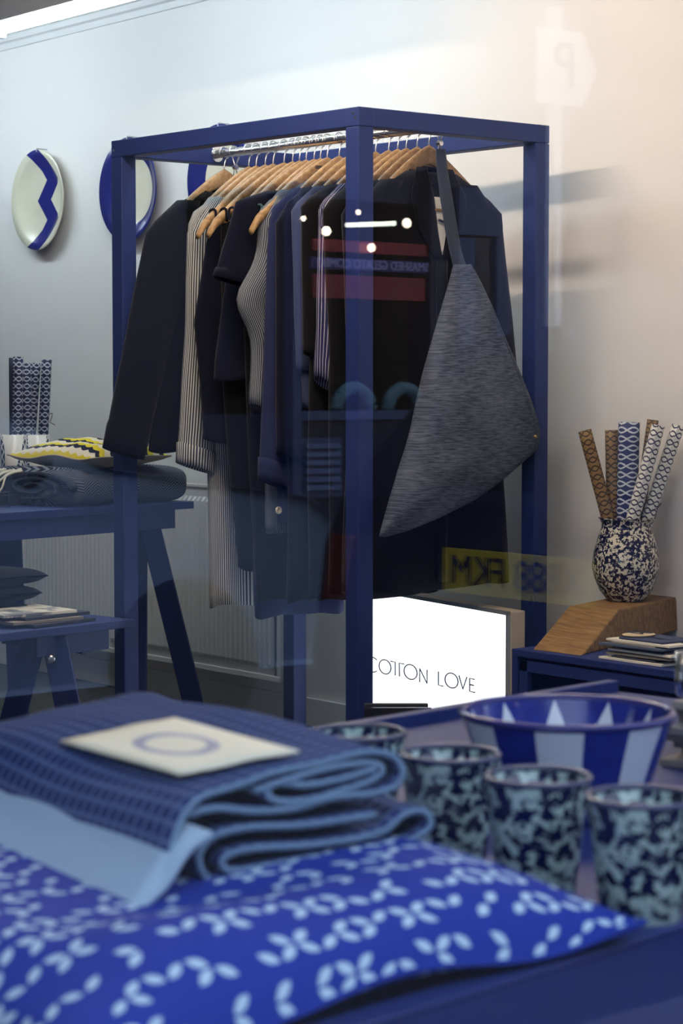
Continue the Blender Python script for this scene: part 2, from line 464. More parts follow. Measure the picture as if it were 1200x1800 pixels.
# ------------------------------------------------------------------ garments
HICK = stripes('hickory_stripe', (.010, .014, .035, 1), (.58, .60, .58, 1), .0085, .52)
PINS = stripes('fine_pinstripe', (.012, .016, .040, 1), (.30, .33, .36, 1), .0075, .45)
PURP = stripes('navy_white_stripe', (.012, .014, .075, 1), (.50, .48, .56, 1), .016, .22)
SHOULD = [(.030, .085), (.040, .105), (.0635, .15), (.092, .198), (.115, .217), (.16, .221)]
GT0 = GT
class Gar: pass
def garment(name, label, cat, px, mat, L, whem=.22, th=.021, sl=None, sr=None, bare=False, wtab=None, seed=0,
            collar=None, ripple=.22, ttab=None, lat=0.0, dz=0.0, group='garments on the rack'):
    global GT
    GT = GT0 - dz
    g = Gar(); a = rail_a(px); g.a = a; rnd = random.Random(seed + int(px))
    ph = [rnd.random() * 6.28 for _ in range(6)]
    if wtab is None:
        wtab = SHOULD + [(.32, .208), (L, whem)] if not bare else [(.128, .196), (.16, .204), (.35, .205), (L, whem)]
    d0 = wtab[0][0]
    ttab = ttab or [(d0, th * .75), (d0 + .12, th * .85), (L * .55, th), (L, th * 1.25)]
    def body(phi, d, off=0.0):
        w = interp(wtab, d); t = interp(ttab, d); c_, s_ = math.cos(phi), math.sin(phi)
        cc = math.copysign(abs(c_) ** .7, c_); ss = math.copysign(abs(s_) ** .7, s_)
        gr = min(1, max(0, (d - .15) / .5))
        rp = 1 + ripple * gr * (math.sin(5 * phi + ph[0] + 2 * d) * .5 + math.sin(9 * phi + ph[1]) * .5)
        wl = 1 + .02 * gr * math.sin(7 * d + ph[2])
        z = GT - d + .006 * gr * math.sin(3 * phi + ph[3])
        return RK(a, RB + lat, z) + Vv * ((w * wl + off) * cc) + Uv * (-(t * rp + off) * ss)
    g.body = body; g.front = lambda s, d, off=.002: None
    r = root(name, RK(a, RB, GT - L), label, cat, group); g.root = r
    nd = 34
    def fn(i, j):
        d = d0 + (L - d0) * j; phi = 2 * math.pi * i
        return body(phi, d), (i * 4 * interp(wtab, min(d, .3) if not bare else .3) if False else i * .86, d)
    V, Fc, U = grid(fn, 48, nd, True)
    mk('body', V, Fc, mat, r, uvs=U, smooth=True, solid=.003)
    if bare:
        for sgn in (-1, 1):
            s_ = .80; p = hanger_pt(a, sgn * s_, 0, .25); q = body(0 if sgn > 0 else math.pi, d0)
            loop = [q + Vv * (-sgn * .012), p + Uv * -.012 - Z1 * .01, p + Uv * -.010 + Z1 * .016, p + Uv * .010 + Z1 * .016, p + Uv * .012 - Z1 * .01, q + Vv * (-sgn * .012) + Uv * .005]
            v, f = tube(catmull(loop, 3), .0035, 6, hint=Vv); mk('strap', v, f, mat, r, smooth=True)
    for sgn, sv in ((-1, sl), (1, sr)):
        if not sv: continue
        ln, flare = sv['len'], sv.get('flare', .02); r0, r1 = sv.get('r0', .068), sv.get('r1', .058)
        kink = sv.get('kink', 0.0); tt = sv.get('t', .026); fwd = sv.get('fwd', 0.0)
        n_ = 22; m_ = 16
        def fs(i, j):
            dd = .055 + (ln + .045) * j
            base = lerp(.12, .168, min(1, j / .12)) if j < .12 else .168 + flare * (j - .12) / .88
            base += kink * math.exp(-((j - .5) / .13) ** 2)
            rr = lerp(.03, r0, min(1, j / .12)) if j < .12 else lerp(r0, r1, (j - .12) / .88)
            an = 2 * math.pi * i; c_ = math.cos(an); s_ = math.sin(an)
            wr = 1 + .10 * math.sin(14 * j + 2 * an + ph[4]) * min(1, j * 3)
            p = RK(a, RB + lat, GT - dd - (.018 * c_ * (-sgn) if j > .9 else 0)) + Vv * (sgn * base + rr * c_) + Uv * (-tt * s_ * wr + fwd * j)
            return p, (i * .34, dd)
        V, Fc, U = grid(fs, m_, n_, True)
        so = mk('sleeve', V, Fc, sv.get('mat', mat), r, uvs=U, smooth=True, solid=.003)
        if sv.get('cuff'):
            def fc(i, j):
                p, uv = fs(i, .93 + .075 * j); cpt = Vector((0, 0, 0))
                return p + (Vv * (.004 * math.cos(2 * math.pi * i)) + Uv * (-.004 * math.sin(2 * math.pi * i))), uv
            V, Fc, U = grid(fc, m_, 3, True); mk('cuff', V, Fc, mat, so, uvs=U, smooth=True, solid=.003)
    if collar:
        def fcol(i, j):
            phi = 2 * math.pi * i; d = .040 - .03 * j + .022 * (.5 + .5 * math.sin(phi))
            p = RK(a, RB, GT - d) + Vv * ((.088 - .012 * j + .010 * (1 - j)) * math.cos(phi)) + Uv * (-(.023 + .006 * (1 - j)) * math.sin(phi))
            return p, (i * .5, d)
        V, Fc, U = grid(fcol, 28, 4, True); mk('collar', V, Fc, collar, r, uvs=U, smooth=True, solid=.004)
    return g
def button(g, phi, d, mat, rad=.0095, parent=None):
    p = g.body(phi, d, .004); n_ = (g.body(phi, d, .02) - p).normalized()
    v, f, _ = lathe([(0, .0035), (rad * .6, .0028), (rad * .75, .004), (rad, .0032), (rad, -.002)], p, 16, -Uv)
    mk('button', v, f, mat, parent or g.root, smooth=True)

HL = {394: 'wooden hanger carrying the black tailored jacket', 437: 'wooden hanger squeezed between black jacket and striped dress', 450: 'wooden hanger inside the long striped dress',
      466: 'wooden hanger between striped dress and navy strap top', 480: 'wooden hanger with bare tip above the navy strap top',
      499: 'wooden hanger with bare tip above the black strap dress', 514: 'wooden hanger under the short navy slanting top', 526: 'wooden hanger holding the long mid blue dress',
      538: 'wooden hanger with bare rounded tip over the black shift dress', 552: 'wooden hanger inside the navy tee', 563: 'wooden hanger holding the thin teal top',
      575: 'pale squared wooden hanger beside the pinstripe shirt', 596: 'wooden hanger carrying the blue work shirt', 616: 'wooden hanger inside the dark navy overshirt',
      637: 'wooden hanger inside the faded denim jacket', 660: 'wooden hanger inside the plain black tunic', 683: 'wooden hanger inside the white striped blouse',
      699: 'wooden hanger inside the black smock', 714: 'empty wooden hanger between black smock and navy coat', 733: 'wooden hanger inside the ink navy coat',
      754: 'wooden hanger carrying the black button coat behind the bag'}
HW = {480: .25, 499: .25, 538: .25, 575: .25}
for hx in HL: hanger(hx, HL[hx], HW.get(hx, .158))

SL = dict
g1 = garment('black_jacket', 'black tailored jacket on the rail end beside the rim plate', 'jacket', 394, BLACKC, .745, .25, dz=.0,
             sl=SL(len=.65, flare=.165, r0=.085, r1=.062, t=.03), sr=SL(len=.64, flare=.02), collar=BLACKC)
g2 = garment('striped_dress', 'long hickory striped shirt dress with long sleeves beside the black jacket', 'dress', 450, HICK, 1.17, .15,
             wtab=SHOULD + [(.35, .20), (.75, .165), (1.17, .150)], sl=SL(len=.685, flare=.035, r0=.052, r1=.052, kink=-.006, t=.026, cuff=True),
             sr=SL(len=.64, flare=.0, r0=.05, r1=.045), collar=HICK, ripple=.3)
garment('navy_strap_top', 'navy strap top on the bare hanger next to the striped dress', 'top', 480, NAVYC, .715, .22, bare=True,
        wtab=[(.135, .20), (.16, .21), (.40, .258), (.55, .24), (.715, .222)])
garment('black_strap_dress', 'long black strap dress with ruffled shoulder between navy tops', 'dress', 499, BLACKC, 1.06, .16, bare=True,
        wtab=[(.128, .196), (.16, .204), (.5, .20), (.8, .175), (1.06, .15)])
garment('navy_cape_top', 'short loose navy top with slanting hem over the black dress', 'top', 514, NAVY2C, .55, .26, bare=True,
        wtab=[(.128, .186), (.2, .20), (.5, .252), (.55, .255)])
garment('black_shift_dress', 'plain black shift dress hanging beneath a bare wooden hanger tip', 'dress', 538, BLACKC, 1.14, .16, bare=True)
garment('blue_long_dress', 'long mid blue dress whose pale hem hangs lowest', 'dress', 526, BLUEC, 1.185, .14, bare=True, th=.02,
        wtab=[(.135, .15), (.2, .155), (.6, .158), (1.185, .14)])
garment('navy_tee', 'navy short sleeved tee under the hanger nearest the teal top', 'top', 552, NAVYC, .66, .20, 
        sl=SL(len=.20, flare=.08, r0=.08, r1=.075), sr=SL(len=.2, flare=.05))
garment('teal_top', 'thin teal top glimpsed between the navy tee and pinstripe shirt', 'top', 563, TEALC, .50, .175, bare=True, th=.012,
        wtab=[(.10, .12), (.2, .165), (.28, .175), (.50, .150)])
garment('pinstripe_shirt', 'fine pinstriped shirt with bent sleeve beside the blue work shirt', 'shirt', 575, PINS, .95, .20,
        sl=SL(len=.53, flare=.04, kink=.055, r0=.048, r1=.04), sr=SL(len=.5), collar=GREYC)
g10 = garment('blue_work_shirt', 'plain work blue shirt with buttoned cuffs beside the rack post', 'shirt', 596, BLUEC, .92, .20,
              sl=SL(len=.72, flare=.035, r0=.056, r1=.05, cuff=True), sr=SL(len=.6), collar=NAVY2C)
garment('navy_overshirt', 'dark navy overshirt directly behind the near rack post', 'shirt', 616, NAVYC, 1.125, .20,
        sl=SL(len=.66, flare=.01), sr=SL(len=.6), collar=NAVYC)
garment('faded_blue_jacket', 'faded blue denim jacket with rounded shoulder behind the near post', 'jacket', 637, DENIMC, .62, .19,
        sl=SL(len=.44, flare=-.01, r0=.055, r1=.05), sr=SL(len=.5), collar=NAVY2C)
garment('black_tunic', 'plain black tunic hanging between the denim jacket and striped blouse', 'dress', 660, BLACKC, 1.115, .21,
        sl=SL(len=.4, flare=.0), sr=SL(len=.4), collar=BLACKC)
garment('striped_blouse', 'navy blouse with white stripes and a hanging tie sleeve', 'blouse', 683, PURP, .60, .19,
        sl=SL(len=.46, flare=.04, r0=.05, r1=.02), sr=SL(len=.4), collar=PURP, wtab=SHOULD + [(.3, .18), (.6, .17)])
garment('black_smock', 'black smock second from the denim bag', 'dress', 699, BLACKC, 1.09, .22,
        sl=SL(len=.5, flare=-.02), sr=SL(len=.5), collar=NAVYC)
garment('navy_chore_coat', 'ink navy coat with stand collar just behind the buttoned black coat', 'coat', 733, NAVYC, 1.06, .23, th=.018,
        sl=SL(len=.6, flare=-.02), sr=SL(len=.55), collar=NAVY2C)
# the coat at the near end of the rail, its buttoned front in view
g14 = garment('black_coat', 'black button front coat behind the grey denim bag', 'coat', 754, BLACKC, 1.08, .262,
              wtab=SHOULD[:-2] + [(.118, .236), (.16, .240), (.40, .230), (.7, .236), (1.08, .262)],
              sl=SL(len=.62, flare=.0, r0=.06, r1=.055), sr=SL(len=.66, flare=.10, r0=.070, r1=.060), collar=BLACKC,
              ttab=[(.03, .020), (.06, .024), (.16, .032), (.5, .034), (1.08, .038)], ripple=.10)
def front(g, s, d, off=.004):        # point on the front of the coat at lateral offset s
    lo, hi = 0.0, math.pi
    for _ in range(30):
        m_ = (lo + hi) / 2
        q = g.body(m_, d, off) - RK(g.a, RB, GT - d)
        if q.dot(Vv) > s + Uv.dot(Vv) * q.dot(Uv) * 0: lo = m_
        else: hi = m_
    return g.body(lo, d, off)
def patch(g, poly, mat, name, off=.004, n=10):   # poly: list of (d, s0, s1)
    def fn(i, j):
        d = lerp(poly[0][0], poly[-1][0], j)
        s0 = interp([(q[0], q[1]) for q in poly], d); s1 = interp([(q[0], q[2]) for q in poly], d)
        return front(g, lerp(s0, s1, i), d, off), (i * .1, d)
    V, Fc, U = grid(fn, n, 14)
    return mk(name, V, Fc, mat, g.root, uvs=U, smooth=True, solid=.003)
lining = patch(g14, [(.092, -.012, .030), (.125, -.014, .036), (.155, -.006, .032), (.235, .012, .015)], WHITEC, 'white_lining', .004)
lining['label'] = 'white lining showing in the open neck'
patch(g14, [(.02, -.060, -.030), (.09, -.085, -.013), (.17, -.070, -.006), (.245, -.012, .010)], BLACKC, 'lapel', .009)
patch(g14, [(.02, .028, .055), (.09, .032, .095), (.17, .034, .080), (.245, .014, .030)], BLACKC, 'lapel', .009)
patch(g14, [(.245, -.004, .030), (.6, -.004, .030), (1.06, -.004, .030)], BLACKC, 'placket', .006, 4)
v, f = tube([front(g14, -.012, .125, .008), front(g14, .034, .125, .008)], .004, 8); mk('inner_loop', v, f, HANGW, g14.root)
for py in (575, 642, 708, 790):
    d = (py - 303) / 690.0
    v, f, _ = lathe([(0, .004), (.006, .0032), (.0075, .005), (.0095, .004), (.0095, -.002)], front(g14, .006, d, .010), 18, -Uv)
    mk('button', v, f, HORN, g14.root, smooth=True)
b_ = at_plane(519, 864, Vector((0, 5.35, 0)), Vector((0, 1, 0)))
pp = g10.body(math.pi * .97, .885, .008)
v, f, _ = lathe([(0, .003), (.006, .0026), (.008, .004), (.010, .003), (.010, -.002)], pp, 18, -Uv); mk('button', v, f, BONE, g10.root, smooth=True)

# metal clip hangers
def clip_hanger(px, label, dz=.075):
    a = rail_a(px); r = root('clip_hanger', RK(a, RB, RZ - dz - .02), label, 'clip', 'metal clips on the rail')
    R_ = .0165; pts = []
    for k in range(11):
        an = math.radians(210 - k * 24); pts.append(RK(a, RB, RZ) + Vv * (R_ * math.cos(an)) + Z1 * (R_ * math.sin(an)))
    v, f = tube(pts + [RK(a, RB + .006, RZ - dz * .55)], .0017, 6, hint=Uv); mk('hook', v, f, STEEL, r, smooth=True)
    for s in (-1, 1):
        v, f = tube([RK(a, RB + .006 + s * .012, RZ - .012), RK(a, RB + .004 - s * .002, RZ - dz * .6), RK(a, RB + .006 - s * .010, RZ - dz)], .0016, 6, hint=Uv)
        mk('clip_jaw', v, f, STEEL, r, smooth=True)
    v, f = lathe([(0, .006), (.007, .006), (.007, -.006), (0, -.006)], RK(a, RB + .005, RZ - dz * .55), 12, -Uv)[:2]; mk('spring', v, f, CHROME, r)
    return a
clip_hanger(411, 'small metal clip hook on the rail beside the black jacket')
a_bag = clip_hanger(770, 'small metal clip hook holding the denim bag strap')

# ------------------------------------------------------------------ denim bag
def denim_mat():
    t = NT('bag_denim'); oc = t.coord('UV')
    mp = t.n('ShaderNodeMapping'); mp.inputs['Rotation'].default_value = (0, 0, .35); mp.inputs['Scale'].default_value = (40, 260, 1); t.l(oc, mp.inputs[0])
    f, _ = t.noise(mp.outputs[0], 1.0, 4, .65); g, _ = t.noise(oc, 9, 3)
    h = t.math('ADD', t.math('MULTIPLY', f, .75), t.math('MULTIPLY', g, .35))
    t.base(t.mix(t.ramp(h, .38, .74), (.026, .034, .058, 1), (.125, .148, .195, 1))); t.bump(f, .3, .001)
    return t.fin(.9, 0, .15)
DEN = denim_mat()
strap_m = cloth('bag_strap', (.030, .042, .065, 1))
pl0 = RK(a_bag - .085, RB, 0); plv = Vector((pl0.x * CP + pl0.y * SP, -pl0.x * SP + pl0.y * CP, 0))
nU = Vector((Uv.x * CP + Uv.y * SP, -Uv.x * SP + Uv.y * CP, 0))
edge = [(465, 798, 826), (482, 794, 836), (500, 790, 845), (540, 779, 863), (600, 762, 887), (650, 749, 907), (700, 738, 927), (740, 728, 941), (765, 721, 945),
        (790, 714, 938), (820, 706, 902), (850, 698, 868), (880, 688, 826), (910, 678, 768), (930, 671, 722), (943, 667, 678)]
bag = root('denim_bag', WV(at_plane(700, 943, plv, nU)), 'triangular grey blue denim bag with long strap in front of the black coat', 'bag')
def bagpt(i, j, side):
    y = lerp(465, 943, j); l_ = interp([(e[0], e[1]) for e in edge], y); r_ = interp([(e[0], e[2]) for e in edge], y)
    x = lerp(l_, r_, i); p = WV(at_plane(x, y, plv, nU))
    fat = math.sqrt(max(0, 4 * i * (1 - i))) ** .9 * min(1, (r_ - l_) / 190) * .060
    fat *= 1 + .07 * math.sin(9 * i + 7 * j) + .05 * math.sin(17 * j - 5 * i)
    return p + Uv * (-side * fat), (i * (r_ - l_) / 700, j * .68)
for sd, nm in ((1, 'front_panel'), (-1, 'back_panel')):
    V, Fc, U = grid(lambda i, j: bagpt(i, j, sd), 26, 44); mk(nm, V, Fc, DEN, bag, uvs=U, smooth=True, solid=.002)
sl_ = [(262, 766, 782), (300, 768, 786), (350, 774, 795), (400, 782, 803), (440, 790, 810), (478, 799, 822)]
def strap(i, j):
    y = lerp(262, 478, j); l_ = interp([(e[0], e[1]) for e in sl_], y); r_ = interp([(e[0], e[2]) for e in sl_], y)
    k = 1 - .8 * j
    p0 = RK(a_bag - .085 * (1 - k * .85), RB, 0); pv = Vector((p0.x * CP + p0.y * SP, -p0.x * SP + p0.y * CP, 0))
    return WV(at_plane(lerp(l_, r_, i), y, pv, nU)), (i * .02, j * .3)
V, Fc, U = grid(strap, 4, 24); mk('strap', V, Fc, strap_m, bag, uvs=U, smooth=True, solid=.003)
seam = []
for y, x in ((470, 822), (560, 850), (640, 886), (720, 925), (752, 936), (790, 922), (820, 897)):
    i_ = .90; l_ = interp([(e[0], e[1]) for e in edge], y); r_ = interp([(e[0], e[2]) for e in edge], y)
    p, _ = bagpt(.90, (y - 465) / 478, 1); seam.append(p)
v, f = tube(catmull(seam, 4), .0022, 6); mk('seam', v, f, strap_m, bag, smooth=True)
p, _ = bagpt(.885, (767 - 465) / 478, 1)
v, f, _ = lathe([(0, .004), (.004, .003), (.005, 0), (.005, -.004)], p - Uv * .002, 14, -Uv); mk('rivet', v, f, BRASS, bag, smooth=True)
lp = [WV(at_plane(x, y, plv, nU)) for x, y in ((933, 782), (938, 800), (945, 818), (951, 828), (948, 833), (940, 826), (936, 806), (934, 784))]
v, f = tube(catmull(lp, 4), .002, 6); mk('pull_loop', v, f, GREYC, bag, smooth=True)

# ------------------------------------------------------------------ light box
p0 = at_y(897, 1075, 5.32); zl = p0.z
p1_ = at_z(612, 1025.5, zl)
dirb = Vector((p1_.x - p0.x, p1_.y - p0.y, 0)); wb = dirb.length; dirb.normalize()
bx = D(dirb.x, dirb.y); bn = Vector((-bx.y, bx.x, 0))           # along the front, and normal
P0 = WV(p0); 
if bn.dot(P0) > 0: bn = -bn                                     # towards the camera
hb = P0.z
LBOX = emit('lit_acrylic', (.93, .97, 1.0, 1), .95)
lb = root('light_box_sign', P0 + bx * wb / 2 - Z1 * hb, 'glowing white light box sign reading COTTON LOVE on the floor', 'sign')
v, f = obox(P0 - Z1 * hb, bx * wb, -bn * .045, Z1 * hb); mk('casing', v, f, plain('sign_casing', srgb(190, 178, 160), .5), lb, bevel=.003)
v, f = obox(P0 - Z1 * hb + bn * .001 + bx * .008 + Z1 * .008, bx * (wb - .016), bn * .004, Z1 * (hb - .016)); mk('lit_face', v, f, LBOX, lb)
fr = []
for q, a_, c_ in ((P0 - Z1 * .010, bx * wb, Z1 * .010), (P0 - Z1 * hb, bx * wb, Z1 * .010), (P0 - Z1 * hb, bx * .010, Z1 * hb), (P0 - Z1 * hb + bx * (wb - .010), bx * .010, Z1 * hb)):
    fr.append(obox(q, a_, bn * .008, c_))
v, f = join(*fr); mk('edge_frame', v, f, plain('pale_frame', srgb(150, 158, 165), .4), lb)
fpv = Vector((p0.x, p0.y, 0)); n2 = Vector((-dirb.y, dirb.x, 0))
INK = plain('navy_vinyl', (.012, .016, .06, 1), .5)
def fpt(px, py): return WV(at_plane(px, py, fpv, n2)) + bn * .0065
def oval(x, y, rx, ry, sk, a0=0, a1=360, n=20):
    return [(x + rx * math.cos(math.radians(lerp(a0, a1, k / n))), y - ry * math.sin(math.radians(lerp(a0, a1, k / n))) + sk * rx * math.cos(math.radians(lerp(a0, a1, k / n)))) for k in range(n + 1)]
K = .205
letters = [('C', [oval(658, 1168, 11, 13, K, 50, 310)]), ('O', [oval(680, 1172, 10.5, 12.5, K)]),
           ('T', [[(690, 1162), (698, 1163.8), (698, 1187)]]), ('T', [[(713, 1167), (705, 1165.2), (705.5, 1189)]]),
           ('O', [oval(725, 1181, 11.5, 13, K)]), ('N', [[(741, 1199), (741, 1175), (754, 1201), (754, 1177)]]),
           ('L', [[(774, 1180), (774, 1204), (782, 1206)]]), ('O', [oval(797, 1196, 11.5, 13, K)]),
           ('V', [[(810, 1187), (817, 1211), (824, 1190)]]), ('E', [[(837, 1194), (829, 1192), (829, 1215), (838, 1217)], [(829, 1203), (836, 1204.5)]])]
for ch, strokes in letters:
    ms = [tube([fpt(x, y) for x, y in st], .0017, 6, hint=bn) for st in strokes]
    v, f = join(*ms); mk('letter', v, f, INK, lb)

# dark panels leaning in front of the light box
v0 = at_y(757, 1290, 5.2)
for k, (xl, xr, yt, yb_, yy, lab) in enumerate(((640, 752, 1236, 1300, 5.05, 'thin black framed panel standing before the light box'),
                                             (640, 758, 1243, 1330, 4.98, 'grey black glossy panel standing in front of the framed panel'))):
    A = WV(at_y(xl, yb_, yy)); B = WV(at_y(xr, yb_, yy)); h_ = (yb_ - yt) * yy / F
    A.z = B.z; top_z = B.z + h_
    v, f = obox(Vector((A.x, A.y, 0)), B - A, D(0, .012), Z1 * top_z)
    tag(mk('black_artwork', v, f, BLACKP if k else plain('charcoal_board', (.03, .033, .04, 1), .4), bevel=.002), lab, 'panel')

# ------------------------------------------------------------------ blue cabinet with vase and wood block
C0 = at_y(899, 1140, 5.0); zc = C0.z; Cw = WV(C0); topz = Cw.z
Xd = Vector((1, 0, 0)); Yd = Vector((0, 1, 0)); LC = 1.1; DC = .45
cab = root('blue_cabinet', (Cw.x + LC / 2, Cw.y + DC / 2, 0), 'low dark blue cabinet with open dark front under the speckled vase', 'cabinet')
v, f = obox((Cw.x, Cw.y, topz - .018), Xd * LC, Yd * DC, Z1 * .018); mk('top_board', v, f, BLUE2, cab, bevel=.002)
for x in (Cw.x, Cw.x + LC - .018):
    v, f = obox((x, Cw.y, 0), Xd * .018, Yd * DC, Z1 * (topz - .018)); mk('side_board', v, f, BLUE2, cab, bevel=.002)
v, f = obox((Cw.x + .018, Cw.y + DC - .012, 0), Xd * (LC - .036), Yd * .012, Z1 * (topz - .018)); mk('back_board', v, f, BLUE2, cab)
v, f = obox((Cw.x + .018, Cw.y + .01, .04), Xd * (LC - .036), Yd * (DC - .03), Z1 * .018); mk('shelf', v, f, BLUE2, cab)
fr = []
dx0, dx1, dz0, dz1 = Cw.x + .022, Cw.x + LC * .5, .06, topz - .024
for (x0, x1, z0, z1) in ((dx0, dx1, dz1 - .028, dz1), (dx0, dx1, dz0, dz0 + .028), (dx0, dx0 + .028, dz0, dz1), (dx1 - .028, dx1, dz0, dz1)):
    fr.append(obox((x0, Cw.y + .004, z0), Xd * (x1 - x0), Yd * .016, Z1 * (z1 - z0)))
v, f = join(*fr); mk('door_frame', v, f, BLUE2, cab, bevel=.0015)
v, f = obox((dx1 + .004, Cw.y + .004, dz0), Xd * (Cw.x + LC - .022 - dx1), Yd * .016, Z1 * (dz1 - dz0)); mk('door', v, f, BLUE2, cab, bevel=.002)

hbk = .085; zb = zc + hbk
A0, A1 = at_z(935, 1142, zc), at_z(1022, 1153, zc); B0, B1 = at_z(1000, 1065, zb), at_z(1086, 1072, zb)
wd_ = Vector((.52, .854, 0)) * .40
pts = [A0, A1, A1 + wd_ + Vector((.11, .2, 0)), A0 + wd_ + Vector((.11, .2, 0)), B0, B1, B1 + wd_, B0 + wd_]
blk = mk('wood_block', [WV(p) for p in pts], [(0, 1, 2, 3)[::-1], (4, 5, 6, 7), (0, 1, 5, 4), (1, 2, 6, 5), (2, 3, 7, 6), (3, 0, 4, 7)], OAK, bevel=.004)
tag(blk, 'chunky oak beam offcut with a sloping sawn end on the cabinet', 'wood block')
def speckle(name, c0, c1, s, thr=.5, vs=1.0):
    t = NT(name); oc = t.coord('Object'); mp = t.n('ShaderNodeMapping'); mp.inputs['Scale'].default_value = (1, 1, vs); t.l(oc, mp.inputs[0])
    f, _ = t.noise(mp.outputs[0], s, 3, .62); g, _ = t.noise(mp.outputs[0], s * .33, 2)
    h = t.math('ADD', t.math('MULTIPLY', f, .75), t.math('MULTIPLY', g, .25))
    t.base(t.mix(t.ramp(h, thr - .025, thr + .025), c0, c1)); return t.fin(.16, 0, .5)
SPECK = speckle('vase_speckle', srgb(24, 28, 62), srgb(208, 206, 186), 120, .515)
SPECKC = speckle('cup_speckle', srgb(16, 22, 58), srgb(158, 178, 172), 105, .51)
bv = at_z(1100, 1056, zb); vz = WV(bv); k_ = bv.y / F
prf = [(1060 + 62, 0), ]
pv = [(0, 0), (30, 0), (34, 3), (46, 18), (56, 42), (60, 62), (57, 88), (50, 112), (44, 128), (43, 137), (47, 144), (50, 147), (48, 147), (41, 137), (42, 128), (48, 110), (54, 86), (56, 62), (50, 38), (38, 14), (0, 6)]
vase = root('speckled_vase', vz, 'blue and cream speckled vase holding paper rolls on the oak block', 'vase')
V, Fc, U = lathe([(r * k_, h * k_) for r, h in pv], vz, 48)
V = [Vector((vz.x + (p.x - vz.x) * (1 + .018 * math.cos(5 * math.atan2(p.y - vz.y, p.x - vz.x))), vz.y + (p.y - vz.y) * (1 + .018 * math.cos(5 * math.atan2(p.y - vz.y, p.x - vz.x))), p.z)) for p in V]
mk('vessel', V, Fc, SPECK, vase, uvs=U, smooth=True)
def roll_mat(name, c0, c1):
    t = NT(name); uv = t.sep(t.coord('UV')); u, v_ = uv[0], uv[1]
    vv = t.math('SUBTRACT', t.math('FRACT', t.math('DIVIDE', v_, .0225)), .5)
    sw = t.math('MULTIPLY', t.math('ABSOLUTE', t.math('SINE', t.math('MULTIPLY', u, 58.0))), .30)
    n_, _ = t.noise(t.coord('UV'), 260, 2); n_ = t.math('MULTIPLY', t.math('SUBTRACT', n_, .5), .22)
    d = t.math('ABSOLUTE', t.math('SUBTRACT', t.math('ABSOLUTE', vv), t.math('ADD', sw, n_)))
    m = t.ramp(d, .115, .075)
    vo = t.n('ShaderNodeTexVoronoi'); vo.inputs['Scale'].default_value = 11; mp = t.n('ShaderNodeMapping'); mp.inputs['Rotation'].default_value = (0, 0, .7); mp.inputs['Scale'].default_value = (.6, 1.8, 1)
    t.l(t.coord('UV'), mp.inputs[0]); t.l(mp.outputs[0], vo.inputs['Vector'])
    bird = t.ramp(vo.outputs['Distance'], .12, .09)
    t.base(t.mix(t.math('MAXIMUM', m, bird), c0, c1)); return t.fin(.6, 0, .3)
RKR = roll_mat('kraft_print', srgb(126, 100, 64), srgb(50, 40, 32))
RNV = roll_mat('navy_print', srgb(26, 38, 92), srgb(186, 194, 204))
RWH = roll_mat('white_print', srgb(212, 212, 206), srgb(34, 40, 74))
RDN = roll_mat('ink_print', srgb(20, 27, 62), srgb(170, 176, 186))
RBL = plain('navy_paper', srgb(14, 18, 42), .6)
def roll(b, t_, w, y0, zbot, mat, label, group, ring=True):
    # b, t_ = pixels of the visible lower and upper end; the roll goes on down to zbot inside its vessel
    B_ = WV(at_y(b[0], b[1], y0)); T_ = WV(at_y(t_[0], t_[1], y0 + .0)); ax = (T_ - B_); k = (B_.z - zbot) / ax.z
    B_ = B_ - ax * k; ax = T_ - B_; ln = ax.length; R = w / 2 * y0 / F; n = 20
    a, c = frame_of(ax.normalized())
    def fn(i, j):
        an = 2 * math.pi * i * 1.12; rr = R * (1 - .10 * i)
        return B_ + ax * j + a * (rr * math.cos(an)) + c * (rr * math.sin(an)), (i * .30, j * ln)
    V, Fc, U = grid(fn, n, 8)
    o = mk('paper_roll', V, Fc, mat, uvs=U, smooth=True, solid=.0012)
    return tag(o, label, 'paper roll', group)
zin = vz.z + 147 * k_ - .038; G_ = 'wrapping paper rolls in the speckled vase'
roll((1069, 915), (1027, 757), 24, bv.y - .006, zin, RKR, 'brown kraft patterned paper roll leaning furthest from the navy roll', G_)
roll((1077, 915), (1074, 756), 23, bv.y + .022, zin, RKR, 'upright brown kraft patterned roll next to the navy roll', G_)
roll((1101, 912), (1105, 742), 38, bv.y + .005, zin, RNV, 'wide navy roll printed with white waves in the speckled vase', G_)
roll((1112, 912), (1157, 748), 24, bv.y - .03, zin, RWH, 'white printed paper roll crossing before the thin brown roll', G_)
roll((1122, 912), (1147, 738), 20, bv.y + .03, zin, RKR, 'thin brown patterned roll behind the crossing white roll', G_)
roll((1138, 912), (1192, 748), 23, bv.y + .0, zin, RWH, 'white printed paper roll leaning outermost from the vase', G_)
v, f = tube(catmull([WV(at_y(x, y, bv.y - .06)) for x, y in ((1140, 898), (1155, 893), (1162, 884), (1156, 890), (1153, 902), (1150, 912))], 4), .0012, 6)
tag(mk('string_tie', v, f, RBL), 'dark string tied round the white paper roll', 'string')

